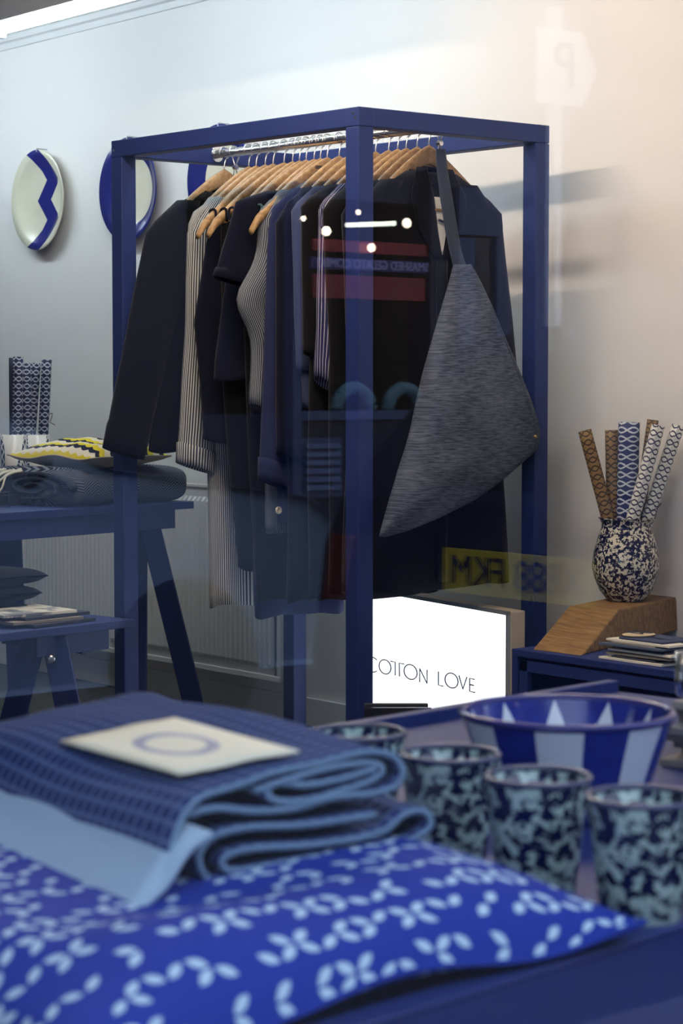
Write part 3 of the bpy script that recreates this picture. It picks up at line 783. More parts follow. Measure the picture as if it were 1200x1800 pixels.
# envelopes tied with string
ex = D(.60, -.80).normalized(); ey = Vector((-ex.y, ex.x, 0))
e0 = at_z(1058, 1158, zc); ew = WV(e0)
cols = [PAPERW, plain('kraft_env', srgb(168, 160, 140), .8), PAPERW, plain('blue_env', srgb(70, 84, 108), .8), PAPERW]
elab = ['white gift envelope at the bottom of the pile on the cabinet', 'beige gift envelope second from the bottom of the pile', 'white gift envelope in the middle of the pile',
        'blue grey gift envelope second from the top of the pile', 'white string tied gift envelope on top of the pile']
zz = topz
for k in range(5):
    r_ = root('gift_envelope', ew + Z1 * (zz - ew.z), elab[k], 'envelope', 'tied gift envelopes on the cabinet')
    off = ex * (.012 * ((k * 7) % 3 - 1)) + ey * (.006 * ((k * 5) % 3))
    base = ew + off; base.z = zz + .0005; tilt = Z1 * (.010 if k % 2 else .002)
    v, f = obox(base, ex * .20 + tilt * .3, ey * .13, Z1 * .0045); mk('paper', v, f, cols[k], r_)
    v, f = obox(base + ex * .03 + ey * .01 + Z1 * .0045 + tilt * .05, ex * .14, ey * .11, Z1 * .005); mk('contents', v, f, [DKPAPER, GREYC, DKPAPER, GREYPAPER, DENIMC][k], r_, bevel=.002)
    sp = [base + ex * .0 + ey * .05 + Z1 * .006, base + ex * .09 + ey * .055 + Z1 * .0115, base + ex * .2 + ey * .06 + Z1 * .006]
    v, f = tube(catmull(sp, 4), .0012, 5); mk('string', v, f, DKPAPER, r_)
    if k == 4:
        V = []; n = 14
        tb = base + ex * .045 + ey * .06 + Z1 * .012
        for h in (0, .0016):
            for i in range(n):
                an = 2 * math.pi * i / n; V.append(tb + ex * (.034 * math.cos(an)) + ey * (.042 * math.sin(an)) + Z1 * h)
        Fc = [tuple(range(n - 1, -1, -1)), tuple(range(n, 2 * n))] + [(i, (i + 1) % n, n + (i + 1) % n, n + i) for i in range(n)]
        mk('label_tag', V, Fc, plain('tag_kraft', srgb(196, 180, 150), .8), r_)
        bow = [tb + ex * (.03 * math.sin(2 * an)) + ey * (.02 * math.sin(an)) + Z1 * .006 for an in [i * .45 for i in range(15)]]
        v, f = tube(bow, .001, 5); mk('bow', v, f, DKPAPER, r_)
    zz += .0105

# ------------------------------------------------------------------ trestle table by the wall and its goods
zT = -.335
T0 = at_z(341, 881, zT); T1 = at_z(0, 902, zT)
te = Vector((T0.x - T1.x, T0.y - T1.y, 0)).normalized(); tw = Vector((-te.y, te.x, 0))
def TB(t, w, z=0.0): p = T0 + te * t + tw * w; return W(p.x, p.y, zT + z)
dE, dW = D(te.x, te.y), D(tw.x, tw.y); TZ = zT + CAMH
tt = root('trestle_table', TB(-.6, .4, -TZ), 'blue trestle table by the radiator carrying cushion and folded blanket', 'table')
v, f = obox(TB(-1.35, 0, -.022), dE * 1.35, dW * .85, Z1 * .022); mk('table_top', v, f, BLUE2, tt, bevel=.002)
def trestle(c, along, across, top, ln, spread, parent, mat, wdt=.052, thick=.022):
    # c: floor centre; beam along `along`; A-legs opening across
    v, f = cbox(c + Z1 * (top - .045), along * ln, across * thick * 1.6, Z1 * .075); mk('trestle_beam', v, f, mat, parent, bevel=.002)
    for s in (-1, 1):
        for q in (-1, 1):
            hp = c + along * (s * (ln / 2 - .05)) + Z1 * (top - .06); ft = c + along * (s * (ln / 2 - .05)) + across * (q * spread) ; ft.z = 0
            d_ = (hp - ft); nrm = d_.normalized().cross(along).normalized()
            v, f = cbox((hp + ft) / 2 + nrm * (q * .012), d_, along * wdt, nrm * thick); mk('leg', v, f, mat, parent, bevel=.002)
    v, f = cbox(c + Z1 * .22, along * (ln - .12), across * .02, Z1 * .05); mk('brace', v, f, mat, parent, bevel=.002)
# near trestle: legs seen at pixel (275,930) -> (340,1250)
legA = at_y(262, 930, 6.28); legB = at_y(340, 1252, 6.28)
hpA, ftB = WV(legA), WV(legB); ftB.z = 0.0
cT = TB(-.22, .30, 0); cT.z = 0
for nm, a_, b_, wv in (('leg', WV(at_y(262, 920, 6.30)), WV(at_y(346, 1262, 6.36)), 36), ('leg', WV(at_y(250, 920, 6.34)), WV(at_y(249, 1245, 6.34)), 18),
                       ('leg', WV(at_y(20, 935, 6.25)), WV(at_y(34, 1260, 6.2)), 34), ('leg', WV(at_y(10, 930, 6.7)), WV(at_y(-60, 1225, 6.7)), 34)):
    d_ = a_ - b_; ww = wv * 6.3 / F; ax = D(1, 0); ax = (ax - d_.normalized() * ax.dot(d_.normalized())).normalized()
    b2 = b_ - d_ * (b_.z / d_.z); d_ = a_ - b2
    v, f = cbox((a_ + b2) / 2, d_, ax * ww, d_.normalized().cross(ax) * .024); mk('leg', v, f, BLUE2, tt, bevel=.002)
v, f = obox(TB(-.62, .012, -.078), dE * .55, dW * .03, Z1 * .056); mk('apron', v, f, BLUE2, tt, bevel=.002)
v, f = obox(TB(-1.30, .012, -.078), dE * .68, dW * .03, Z1 * .056); mk('apron', v, f, BLUE2, tt, bevel=.002)
pbt = WV(at_y(256, 923, 6.2)); v, f, _ = lathe([(0, .006), (.006, .005), (.009, 0), (.009, -.01)], TB(-.30, .012, -.05), 16, -dW); mk('bolt', v, f, STEEL, tt, smooth=True)

def herring():
    t = NT('herringbone_wool'); uv = t.sep(t.coord('UV'))
    zig = t.math('PINGPONG', uv[0], .055)
    s_ = t.math('FRACT', t.math('DIVIDE', t.math('ADD', uv[1], t.math('MULTIPLY', zig, 1.1)), .0125))
    m = t.ramp(t.math('ABSOLUTE', t.math('SUBTRACT', s_, .5)), .30, .16); n_, _ = t.noise(t.coord('UV'), 500, 2)
    t.base(t.mix(t.math('MULTIPLY', m, t.math('ADD', n_, .3)), (.008, .010, .022, 1), (.22, .24, .28, 1))); t.bump(n_, .4, .002)
    return t.fin(.95, 0, .1)
HERR = herring()
# folded blanket: a soft folded slab with a coiled end
bl = root('folded_blanket', TB(-.30, .22, 0), 'dark herringbone wool blanket folded under the yellow cushion', 'blanket')
Lb, Wb, Hb = .47, .42, .105
def blk_layer(h0, h1, inset, sd):
    def fn(i, j):                     # i round the section (w,z), j along te
        an = 2 * math.pi * i; c_, s_ = math.cos(an), math.sin(an)
        cc = math.copysign(abs(c_) ** .45, c_); ss = math.copysign(abs(s_) ** .6, s_)
        e = 1 - .5 * max(0, abs(2 * j - 1) - .93) / .07
        w = Wb / 2 + (Wb / 2 - inset) * cc * e; z = (h0 + h1) / 2 + (h1 - h0) / 2 * ss * e
        t_ = -Lb + .035 + Lb * j - .03 + .01 * math.sin(6 * i + sd)
        return TB(t_, .02 + w, z + .004 * math.sin(9 * j + 4 * i)), (t_ + .004 * math.sin(20 * j), i * 1.05)
    return grid(fn, 40, 26, True)
for h0, h1, ins, sd in ((0.0, .108, .0, 0),):
    V, Fc, U = blk_layer(h0, h1, ins, sd); n_ = 40
    Fc.append(tuple(range(39, -1, -1))); Fc.append(tuple(26 * 40 + k for k in range(40)))
    mk('fold', V, Fc, HERR, bl, uvs=U, smooth=True)
# rolled end seen at the left of the blanket
sp = []
for k in range(46):
    an = k * .36; r_ = .006 + .0022 * k * .36
    sp.append((.20 + .17 * math.cos(an) * (r_ / .043), .054 + .047 * math.sin(an) * (r_ / .043)))
def coil(i, j):
    k = i * 45; a0 = int(min(44, k)); q = sp[a0]
    return TB(-Lb - .01 + .05 * j, q[0], q[1]), (q[0], i * .8)
V, Fc, U = grid(coil, 45, 3); mk('coiled_end', V, Fc, cloth('dark_wool', (.022, .026, .040, 1)), bl, uvs=U, smooth=True, solid=.008)
FR = cloth('cream_fringe', srgb(196, 194, 176), .08)
rn = random.Random(3)
ms = []
for k in range(16):
    w0 = .24 + .18 * rn.random(); t0 = -Lb - .01 - .02 * rn.random()
    ms.append(tube(catmull([TB(t0 + .03, w0, .096 + .01 * rn.random()), TB(t0 - .01, w0 + .02, .088), TB(t0 - .04 - .03 * rn.random(), w0 + .03 * rn.random(), .05), TB(t0 - .05 - .03 * rn.random(), w0 + .04 * rn.random(), .012)], 4), .0032, 5))
v, f = join(*ms); fo = mk('fringe', v, f, FR, bl, smooth=True); fo['label'] = 'cream fringe'

def pillow(name, c, a, b, h_top, h_bot, mat_t, mat_b, parent, n=28, p=2.4, q=.5, wr=.004, seed=0, zmod=None):
    # c: centre on seam level, a/b half-axis vectors
    la, lb_ = a.length, b.length
    def arc(x, half):
        sg = 1 if x >= 0 else -1; x = abs(x); L = 0; pz = h_top
        for k in range(1, 33):
            xx = x * k / 32; zz0 = h_top * max(0, 1 - xx ** p) ** q; L += math.hypot(x / 32 * half, zz0 - pz); pz = zz0
        return sg * L
    def top(i, j, sg, hh):
        s = math.sin((2 * i - 1) * math.pi / 2) * .55 + (2 * i - 1) * .45; t = math.sin((2 * j - 1) * math.pi / 2) * .55 + (2 * j - 1) * .45
        k = (max(0, 1 - abs(s) ** p) * max(0, 1 - abs(t) ** p)) ** q
        pinch_s = 1 - .045 * (1 - t * t); pinch_t = 1 - .045 * (1 - s * s)
        w_ = wr * (math.sin(7 * s + 3 * t + seed) + .6 * math.sin(11 * t - 5 * s + seed)) * k
        edge_ = .008 * math.sin(6 * s + seed) * math.sin(5 * t + seed) * (1 - k)
        P_ = c + a * (s * pinch_s) + b * (t * pinch_t) + Z1 * (sg * hh * k + w_ + edge_)
        if zmod and sg > 0: P_ = zmod(P_)
        return P_, (arc(s, la), arc(t, lb_))
    V, Fc, U = grid(lambda i, j: top(i, j, 1, h_top), n, n); o1 = mk('cover_front', V, Fc, mat_t, parent, uvs=U, smooth=True)
    V, Fc, U = grid(lambda i, j: top(i, j, -1, h_bot), n, n); Fc = [q_[::-1] for q_ in Fc]; mk('cover_back', V, Fc, mat_b, parent, uvs=U, smooth=True)
    ed = [top(k / n, 0, 0, 0)[0] for k in range(n)] + [top(1, k / n, 0, 0)[0] for k in range(n)] + [top(1 - k / n, 1, 0, 0)[0] for k in range(n)] + [top(0, 1 - k / n, 0, 0)[0] for k in range(n + 1)]
    v, f = tube(ed, .0025, 6); mk('seam', v, f, mat_b, parent, smooth=True)
def yellow_mat():
    t = NT('yellow_scallop_print'); uv = t.sep(t.coord('UV'))
    u, v_ = uv[0], uv[1]
    wob = t.math('MULTIPLY', t.math('ABSOLUTE', t.math('SINE', t.math('MULTIPLY', v_, 95.0))), .010)
    ph = t.math('FRACT', t.math('DIVIDE', t.math('ADD', u, wob), .068))
    c = t.mix(t.ramp(ph, .26, .29), srgb(30, 34, 52), srgb(206, 190, 40)); c = t.mix(t.ramp(ph, .60, .63), c, srgb(210, 202, 180))
    c = t.mix(t.ramp(ph, .97, .99), c, srgb(30, 34, 52)); t.base(c); return t.fin(.9, 0, .1)
LINEN = cloth('grey_linen', srgb(150, 140, 122), .08)
ycw = TB(-.265, .175, .106 + .034)
yl = root('yellow_cushion', ycw - Z1 * .036, 'cushion with yellow navy and cream scalloped stripes on the blanket', 'cushion')
pillow('cushion', ycw, D(te.x, te.y) * .168, D(tw.x, tw.y) * .172, .050, .036, yellow_mat(), LINEN, yl, seed=2)

# two white tumblers with printed leaf and paper rolls
def leaf_mat():
    t = NT('tumbler_leaf_print'); uv = t.sep(t.coord('UV'))
    fu = t.math('SUBTRACT', t.math('FRACT', t.math('MULTIPLY', uv[0], 3.0)), .5); vv = t.math('DIVIDE', t.math('SUBTRACT', uv[1], .16), .085)
    w_ = t.math('MULTIPLY', t.math('SUBTRACT', 1.0, t.math('POWER', t.math('ABSOLUTE', vv), 2.0)), .17)
    m = t.ramp(t.math('SUBTRACT', t.math('ABSOLUTE', fu), w_), .01, -.01)
    z_ = t.math('ABSOLUTE', t.math('SUBTRACT', t.math('PINGPONG', t.math('MULTIPLY', vv, 1.0), .18), t.math('MULTIPLY', t.math('ABSOLUTE', fu), 1.4)))
    m2 = t.math('MULTIPLY', m, t.ramp(z_, .02, .05))
    t.base(t.mix(m2, srgb(222, 220, 210), srgb(24, 26, 40))); return t.fin(.2)
LEAF = leaf_mat()
G2 = 'navy paper rolls in the white tumblers'
tum = []
for k, (px, yv, lab) in enumerate(((64, 6.70, 'white tumbler with leaf print holding paper rolls beside the blanket'), (24, 6.62, 'white leaf print tumbler close behind the small white bowl'))):
    q = at_z(px, 871, zT); c = WV(at_y(px, 871, yv)); c.z = TZ
    rr = 24 * yv / F; hh = WV(at_y(px, 764, yv)).z - TZ
    r_ = root('white_tumbler', c, lab, 'tumbler', 'white leaf print tumblers')
    V, Fc, U = lathe([(0, 0), (rr * .80, 0), (rr * .84, .004), (rr * .92, hh * .5), (rr, hh), (rr * .93, hh), (rr * .86, hh * .5), (rr * .76, .01), (0, .01)], c, 40)
    U = [(u, min(v_, .3)) for u, v_ in U]
    mk('vessel', V, Fc, LEAF, r_, uvs=U, smooth=True); tum.append((c, yv))
zb_ = TZ + .02
roll((21, 762), (20, 629), 9, 6.62, zb_, RBL, 'thin plain dark navy roll against the patterned navy rolls', G2)
roll((30, 762), (32, 627), 18, 6.60, zb_, RDN, 'tallest navy patterned roll beside the thin plain roll', G2)
roll((48, 762), (44, 638), 20, 6.68, zb_, RDN, 'shorter navy patterned roll in the middle of the tumblers', G2)
roll((54, 762), (63, 638), 18, 6.72, zb_, RDN, 'slanting navy patterned roll leaning onto its neighbour', G2)
roll((76, 762), (82, 632), 18, 6.70, zb_, RDN, 'navy patterned roll standing apart with a loose string', G2)
v, f = tube(catmull([WV(at_y(x, y, 6.66)) for x, y in ((86, 728), (92, 727), (90, 736), (88, 742), (95, 746), (97, 747))], 4), .0012, 5)
tag(mk('string_tie', v, f, RBL), 'thin dark string hanging off the navy paper roll', 'string')
# small bowls at the frame edge, magazines and a belt on the table
c = WV(at_y(-8, 838, 6.35)); c.z = TZ + .022 + .001
for k in range(2):
    r_ = root('small_bowl', c + Z1 * (.03 * k), ['white small bowl under another on the magazines', 'white small bowl with navy underside stacked on the other'][k], 'bowl', 'small stacked bowls')
    V, Fc, U = lathe([(0, 0), (.022, 0), (.024, .004), (.038, .022), (.046, .045), (.044, .045), (.034, .022), (.02, .007), (0, .006)], c + Z1 * (.03 * k), 32)
    mi = [1 if q < 32 * 3 and k else 0 for q in range(len(Fc))]
    mk('vessel', V, Fc, WCER, r_, smooth=True, mats=[WCER, RBL], midx=mi)
mz = TZ + .0005
mp_ = WV(at_y(-30, 880, 6.15))
for k in range(4):
    o_ = Vector((mp_.x, mp_.y, mz)); ang = .06 * (k % 3 - 1); ex_ = (dE * math.cos(ang) + dW * math.sin(ang)); ey_ = Vector((-ex_.y, ex_.x, 0))
    v, f = cbox(o_ + Z1 * .0025, ex_ * .24, ey_ * .20, Z1 * .005)
    tag(mk('magazine', v, f, [GREYPAPER, PAPERW, DKPAPER, PAPERW][k], bevel=.0008), ['grey magazine at the bottom of the pile beside the blanket', 'white magazine just above the grey one on the table',
        'dark magazine second from the top of the table pile', 'white magazine on top of the table pile under the bowls'][k], 'magazine', 'magazines on the trestle table')
    mz += .0052
bt = root('leather_belt', WV(at_y(5, 893, 5.85)), 'black leather belt with silver buckle on the trestle table edge', 'belt')
bz = TZ
V = []; pts = [(-30, 868), (8, 870), (34, 872)]
v, f = obox(WV(Vector((at_z(-30, 893, zT).x, at_z(-30, 893, zT).y, zT))) + dW * .02, dE * .16, dW * .010, Z1 * .032); mk('strap', v, f, LEATHER, bt, bevel=.002)
b0 = WV(at_z(-4, 893, zT)) + dW * .012
v, f = join(*[obox(b0 + a_, e1, dW * .005, e2) for a_, e1, e2 in ((Z1 * 0, dE * .06, Z1 * .004), (Z1 * .040, dE * .06, Z1 * .004), (Z1 * 0, dE * .004, Z1 * .044), (dE * .056, dE * .004, Z1 * .044))])
mk('buckle', v, f, STEEL, bt)

# ------------------------------------------------------------------ low bench in front
zB = -.60
K0 = at_z(238, 1089, zB); K1 = at_z(0, 1114, zB)
ke = Vector((K0.x - K1.x, K0.y - K1.y, 0)).normalized(); kw = Vector((-ke.y, ke.x, 0))
kE, kW = D(ke.x, ke.y), D(kw.x, kw.y); BZ = zB + CAMH
def KB(t, w, z=0.0): p = K0 + ke * t + kw * w; return W(p.x, p.y, zB + z)
bn_ = root('trestle_bench', KB(-.5, .2, -BZ), 'low blue trestle bench carrying papers beside the rack corner post', 'bench')
v, f = obox(KB(-1.2, 0, -.02), kE * 1.2, kW * .46, Z1 * .02); mk('bench_top', v, f, BLUE2, bn_, bevel=.002)
v, f = obox(KB(-.13, .06, -.085), kE * .022, kW * .34, Z1 * .066); mk('trestle_beam', v, f, BLUE2, bn_, bevel=.002)
v, f = obox(KB(-.30, .035, -.075), kE * .24, kW * .02, Z1 * .056); mk('apron', v, f, BLUE2, bn_, bevel=.002)
for a_, b_, wv in (((95, 1120), (125, 1270), 44), ((60, 1120), (20, 1275), 44), ((-60, 1125), (-110, 1290), 40)):
    A_ = WV(at_y(a_[0], a_[1], 5.34)); B_ = WV(at_y(b_[0], b_[1], 5.36)); d_ = A_ - B_; B_ = B_ - d_ * (B_.z / d_.z); d_ = A_ - B_
    ax = D(1, .0); ax = (ax - d_.normalized() * ax.dot(d_.normalized())).normalized()
    v, f = cbox((A_ + B_) / 2, d_, ax * (wv * 5.34 / F), d_.normalized().cross(ax) * .025); mk('leg', v, f, BLUE2, bn_, bevel=.002)
pb = WV(at_y(88, 1158, 5.315)); v, f, _ = lathe([(0, .008), (.006, .008), (.009, .005), (.013, .003), (.013, -.012)], pb, 18, D(0, -1)); mk('bolt', v, f, STEEL, bn_, smooth=True)
# leaflets on the bench
t = NT('leaflet_print'); f_, _ = t.noise(t.coord('Object'), 14, 4); t.base(t.mix(t.ramp(f_, .50, .60), srgb(216, 216, 204), srgb(112, 120, 132))); LEAFP = t.fin(.5)
q0 = WV(at_z(28, 1098, zB)); lz = BZ + .0004
for k in range(4):
    ang = (.10, -.04, .05, -.10)[k]; ex_ = (kE * math.cos(ang) + kW * math.sin(ang)); ey_ = Vector((-ex_.y, ex_.x, 0))
    c_ = KB(-.215 - .03 * (k % 2), .14 + .012 * k, 0); c_.z = lz + .004
    v, f = cbox(c_, ex_ * .22, ey_ * .21, Z1 * .008)
    tag(mk('leaflet_pile', v, f, [DKPAPER, GREYPAPER, DKPAPER, LEAFP][k], bevel=.001), ['dark booklet lowest in the pile on the low bench', 'grey booklet above the lowest on the bench',
        'dark booklet beneath the printed cover on the bench', 'white and grey printed booklet on top of the bench pile'][k], 'booklet', 'booklets on the low bench')
    lz += .0082
# black folded knitwear behind the leaflets
zz_ = BZ
for k in range(3):
    r_ = root('black_knitwear', KB(-.30, .33, 0) + Z1 * (.044 * k), ['black folded knit at the bottom of the bench stack', 'black folded knit in the middle of the bench stack', 'black folded knit on top of the bench stack'][k], 'sweater', 'folded black knitwear on the bench')
    cc_ = KB(-.30 + .02 * k, .33, .021 + .044 * k)
    def fn(i, j):
        an = 2 * math.pi * i; c__, s__ = math.cos(an), math.sin(an)
        e = math.sqrt(max(.02, 1 - (2 * j - 1) ** 6))
        return cc_ + kE * (.15 * math.copysign(abs(c__) ** .5, c__)) + kW * ((2 * j - 1) * .11) + Z1 * (.023 * math.copysign(abs(s__) ** .8, s__) * e), (i, j)
    V, Fc, U = grid(fn, 30, 12, True); mk('folded_body', V, Fc, BLACKC, r_, smooth=True)

# ------------------------------------------------------------------ foreground display table
zD = -.42; DZ = zD + CAMH
F1 = at_z(1200, 1625, zD); F0 = at_z(650, 1796, zD)
fe = Vector((F1.x - F0.x, F1.y - F0.y, 0)).normalized(); fw = Vector((-fe.y, fe.x, 0))
fE, fW = D(fe.x, fe.y), D(fw.x, fw.y)
def FB(t, w, z=0.0): p = F1 + fe * t + fw * w; return W(p.x, p.y, zD + z)
LIPM = BLTOP = BLUE
dt = root('display_table', FB(0, .4, -DZ), 'dark blue display table with raised edge holding towel cups and bowl', 'table')
v, f = obox(FB(-1.0, .012, -.03), fE * 2.0, fW * .80, Z1 * .0295); mk('table_top', v, f, BLTOP, dt)
v, f = obox(FB(-1.0, -.012, -.20), fE * 2.0, fW * .024, Z1 * .20); mk('front_apron', v, f, BLUE, dt)
v, f = obox(FB(-1.0, -.013, .0002), fE * 2.0, fW * .026, Z1 * .005); mk('front_edging', v, f, LIPM, dt, bevel=.0015)
v, f = obox(FB(-1.0, .812, -.05), fE * 2.0, fW * .02, Z1 * .065); mk('back_edging', v, f, BLUE2, dt, bevel=.002)
for t_ in (-.95, .93):
    for w_ in (.02, .76):
        v, f = obox(FB(t_, w_, -DZ), fE * .05, fW * .05, Z1 * (DZ - .03)); mk('leg', v, f, BLUE2, dt, bevel=.002)

# blue cushion with white petals
def petal_mat():
    t = NT('petal_print'); uv = t.coord('UV'); m_all = None
    cell = .036
    p = t.vmath('ADD', t.vmath('DIVIDE', uv, (cell, cell, 1)), (40, 40, 0))
    fl = t.vmath('FLOOR', p); fr_ = t.vmath('SUBTRACT', t.vmath('FRACTION', p), (.5, .5, 0))
    x, y, _ = t.sep(fr_)
    for k in range(4):                       # up to four petals open from the middle of each cell
        wn = t.n('ShaderNodeTexWhiteNoise', noise_dimensions='3D'); t.l(t.vmath('ADD', fl, (k * 3.7, k * 1.3, .5)), wn.inputs['Vector'])
        a_ = math.pi / 4 + k * math.pi / 2 + (.18 if k % 2 else -.18); ca_, sa_ = math.cos(a_), math.sin(a_)
        lx = t.math('ADD', t.math('MULTIPLY', x, ca_), t.math('MULTIPLY', y, sa_)); ly = t.math('SUBTRACT', t.math('MULTIPLY', y, ca_), t.math('MULTIPLY', x, sa_))
        lx = t.math('SUBTRACT', lx, .30)
        wid = t.math('MULTIPLY', t.math('SUBTRACT', 1.0, t.math('POWER', t.math('ABSOLUTE', t.math('DIVIDE', lx, .25)), 2.0)), .125)
        m = t.ramp(t.math('SUBTRACT', t.math('ABSOLUTE', ly), wid), .01, -.03)
        m = t.math('MULTIPLY', m, t.math('LESS_THAN', wn.outputs['Value'], .68))
        m_all = m if m_all is None else t.math('MAXIMUM', m_all, m)
    f, _ = t.noise(t.coord('UV'), 600, 1)
    t.base(t.mix(m_all, (.013, .034, .26, 1), srgb(176, 198, 212))); t.bump(f, .2, .001); return t.fin(.85, 0, .15)
TP1 = at_z(708, 1345, -.290); TP2 = at_z(300, 1238, -.290)
tq = Vector((TP2.x - TP1.x, TP2.y - TP1.y, 0)); tql = tq.length; tq.normalize(); tp = Vector((tq.y, -tq.x, 0))
def sstep(x, a_, b_):
    x = max(0, min(1, (x - a_) / (b_ - a_))); return x * x * (3 - 2 * x)
def dent(P_):
    x = P_.x * CP + P_.y * SP - TP1.x; y = -P_.x * SP + P_.y * CP - TP1.y
    p_, q_ = x * tp.x + y * tp.y, x * tq.x + y * tq.y
    w_ = sstep(p_, -.42, -.33) * (1 - sstep(p_, .0, .10)) * sstep(q_, -.13, -.05) * (1 - sstep(q_, .36, .44))
    z_ = -.360 + CAMH + .012 * sstep(p_, -.25, 0)
    return Vector((P_.x, P_.y, P_.z + min(0, z_ - P_.z) * w_))
ca = Vector((.754, .657, 0)); cb = Vector((-.657, .754, 0))
cr = at_z(1112, 1630, -.402)
cc = Vector((cr.x, cr.y, -.402)) - ca * .25 + cb * .25
cush = root('petal_cushion', W(cc.x, cc.y, zD), 'ultramarine cushion printed with white petals under the folded towel', 'cushion')
PET = petal_mat()
pillow('cushion', W(cc.x, cc.y, -.402), D(ca.x, ca.y) * .256, D(cb.x, cb.y) * .256, .072, .0165, PET, PET, cush, n=44, p=2.3, q=.46, wr=.0025, seed=1, zmod=dent)

# folded waffle towel
def waffle():
    t = NT('waffle_towel'); uv = t.sep(t.coord('UV'))
    c = .0135
    gx = t.math('ABSOLUTE', t.math('SUBTRACT', t.math('FRACT', t.math('DIVIDE', uv[0], c)), .5)); gy = t.math('ABSOLUTE', t.math('SUBTRACT', t.math('FRACT', t.math('DIVIDE', uv[1], c)), .5))
    h = t.math('MAXIMUM', gx, gy); m = t.ramp(h, .26, .46); n_, _ = t.noise(t.coord('UV'), 300, 2)
    t.base(t.mix(t.math('MULTIPLY', m, t.math('ADD', n_, .35)), (.016, .027, .105, 1), (.095, .140, .26, 1))); t.bump(m, .5, .003); return t.fin(.95, 0, .1)
WAF = waffle(); TEDGE = cloth('towel_pale_edge', (.15, .23, .32, 1), .12); TBORD = cloth('towel_border', (.34, .45, .54, 1), .06)
def tpl(px, py):            # pixel on the towel's front plane -> (p, z)
    v_ = at_plane(px, py, Vector((TP1.x, TP1.y, 0)), tq); return ((v_ - TP1).dot(tp), v_.z)
PA = [(205, 1588), (235, 1556), (270, 1515), (292, 1468), (318, 1430), (355, 1403), (420, 1381), (480, 1358), (560, 1340), (640, 1320), (688, 1325), (708, 1350), (698, 1380), (655, 1396), (590, 1404), (520, 1424), (450, 1430), (380, 1424), (330, 1436)]
PA2 = [(662, 1352), (600, 1372), (540, 1384), (490, 1380), (470, 1392), (486, 1407), (540, 1405), (600, 1388), (650, 1372), (672, 1358), (664, 1346), (630, 1346), (560, 1358), (450, 1392)]
PB = [(662, 1432), (540, 1452), (440, 1458), (378, 1474), (350, 1508), (366, 1548), (420, 1560), (520, 1538), (620, 1508), (720, 1476), (758, 1448), (746, 1424), (712, 1430), (668, 1464), (560, 1486), (450, 1494), (400, 1508), (392, 1526), (424, 1534), (560, 1508)]
tw_ = root('folded_towel', W(*(TP1 - tp * .14 + tq * .18).to_tuple()[:2], -.345), 'thick folded navy waffle towel with pale border on the petal cushion', 'towel')
QL = tql + .01
def towel_sheet(pix, name, border=0):
    P = catmull([Vector((tpl(*q)[0], tpl(*q)[1], 0)) for q in pix], 5)
    L_ = [0]
    for a_, b_ in zip(P, P[1:]): L_.append(L_[-1] + (b_ - a_).length)
    m_ = len(P) - 1
    def fn(i, j):
        k = int(round(i * m_)); q = P[k]; qq = QL * j
        hump = 0.0
        fl = -.035 * (1 - j) ** 2 * max(0, 1 - L_[k] / .10) if border else 0
        pos = TP1 + tp * q.x + tq * (qq + fl); wv = .0035 * math.sin(7 * j + 9 * i)
        return W(pos.x, pos.y, q.y + wv * (0.4 + j) + (hump if border else 0)), (L_[k], qq)
    V, Fc, U = grid(fn, m_, 26)
    mi = []
    for j in range(26):
        for i in range(m_): mi.append(2 if border and L_[i] < .048 else 0)
    return mk(name, V, Fc, WAF, tw_, uvs=U, smooth=True, mats=[WAF, TEDGE, TBORD], midx=mi, solid=.0052, rim=1)
towel_sheet(PA, 'top_fold', 1); towel_sheet(PA2, 'inner_fold'); towel_sheet(PB, 'bottom_fold')
PC = [(150, 1612), (185, 1592), (225, 1562), (262, 1528), (300, 1470), (340, 1440)]
def under(i, j):
    P = catmull([Vector((tpl(*q)[0], tpl(*q)[1], 0)) for q in PC], 5); k = int(round(i * (len(P) - 1))); q = P[k]
    pos = TP1 + tp * (q.x - .004) + tq * (QL * j - .035 * (1 - j) ** 2); return W(pos.x, pos.y, q.y - .004), (i * .1, QL * j)
V, Fc, U = grid(under, 25, 20); mk('border_hem', V, Fc, TBORD, tw_, uvs=U, smooth=True, solid=.004)

# card on the towel
def card_mat():
    t = NT('card_print'); uv = t.sep(t.coord('UV'))
    r = t.math('SQRT', t.math('ADD', t.math('POWER', t.math('DIVIDE', uv[0], 1.0), 2.0), t.math('POWER', uv[1], 2.0)))
    d = t.math('ABSOLUTE', t.math('SUBTRACT', r, .445)); n_, _ = t.noise(t.coord('UV'), 60, 2)
    m = t.math('MULTIPLY', t.ramp(d, .085, .07), t.math('ADD', t.math('MULTIPLY', n_, .6), .35))
    t.base(t.mix(m, srgb(228, 220, 192), srgb(70, 84, 150))); return t.fin(.6, 0, .3)
PAs = catmull([Vector((tpl(*q)[0], tpl(*q)[1], 0)) for q in PA[:11]], 5)
def towel_top(v_):
    pp_ = (v_ - TP1).dot(tp); return interp([(q.x, q.y) for q in PAs], pp_)
CP_ = []
for x, y in ((105, 1303), (316, 1362), (526, 1321), (306, 1262)):
    z_ = -.285
    for _ in range(8): z_ = towel_top(at_z(x, y, z_)) + .008
    CP_.append(at_z(x, y, z_))
NS = 9
def cardf(i, j):
    p = (CP_[0] * (1 - i) + CP_[1] * i) * (1 - j) + (CP_[3] * (1 - i) + CP_[2] * i) * j
    return W(p.x, p.y, max(p.z, towel_top(p) + .007)), (i * 2 - 1, j * 2 - 1)
V, Fc, U = grid(cardf, NS, NS)
cd = mk('printed_card', V, Fc, card_mat(), uvs=U, smooth=True, solid=.0016); tag(cd, 'cream card printed with a blue ring on the folded towel', 'card')

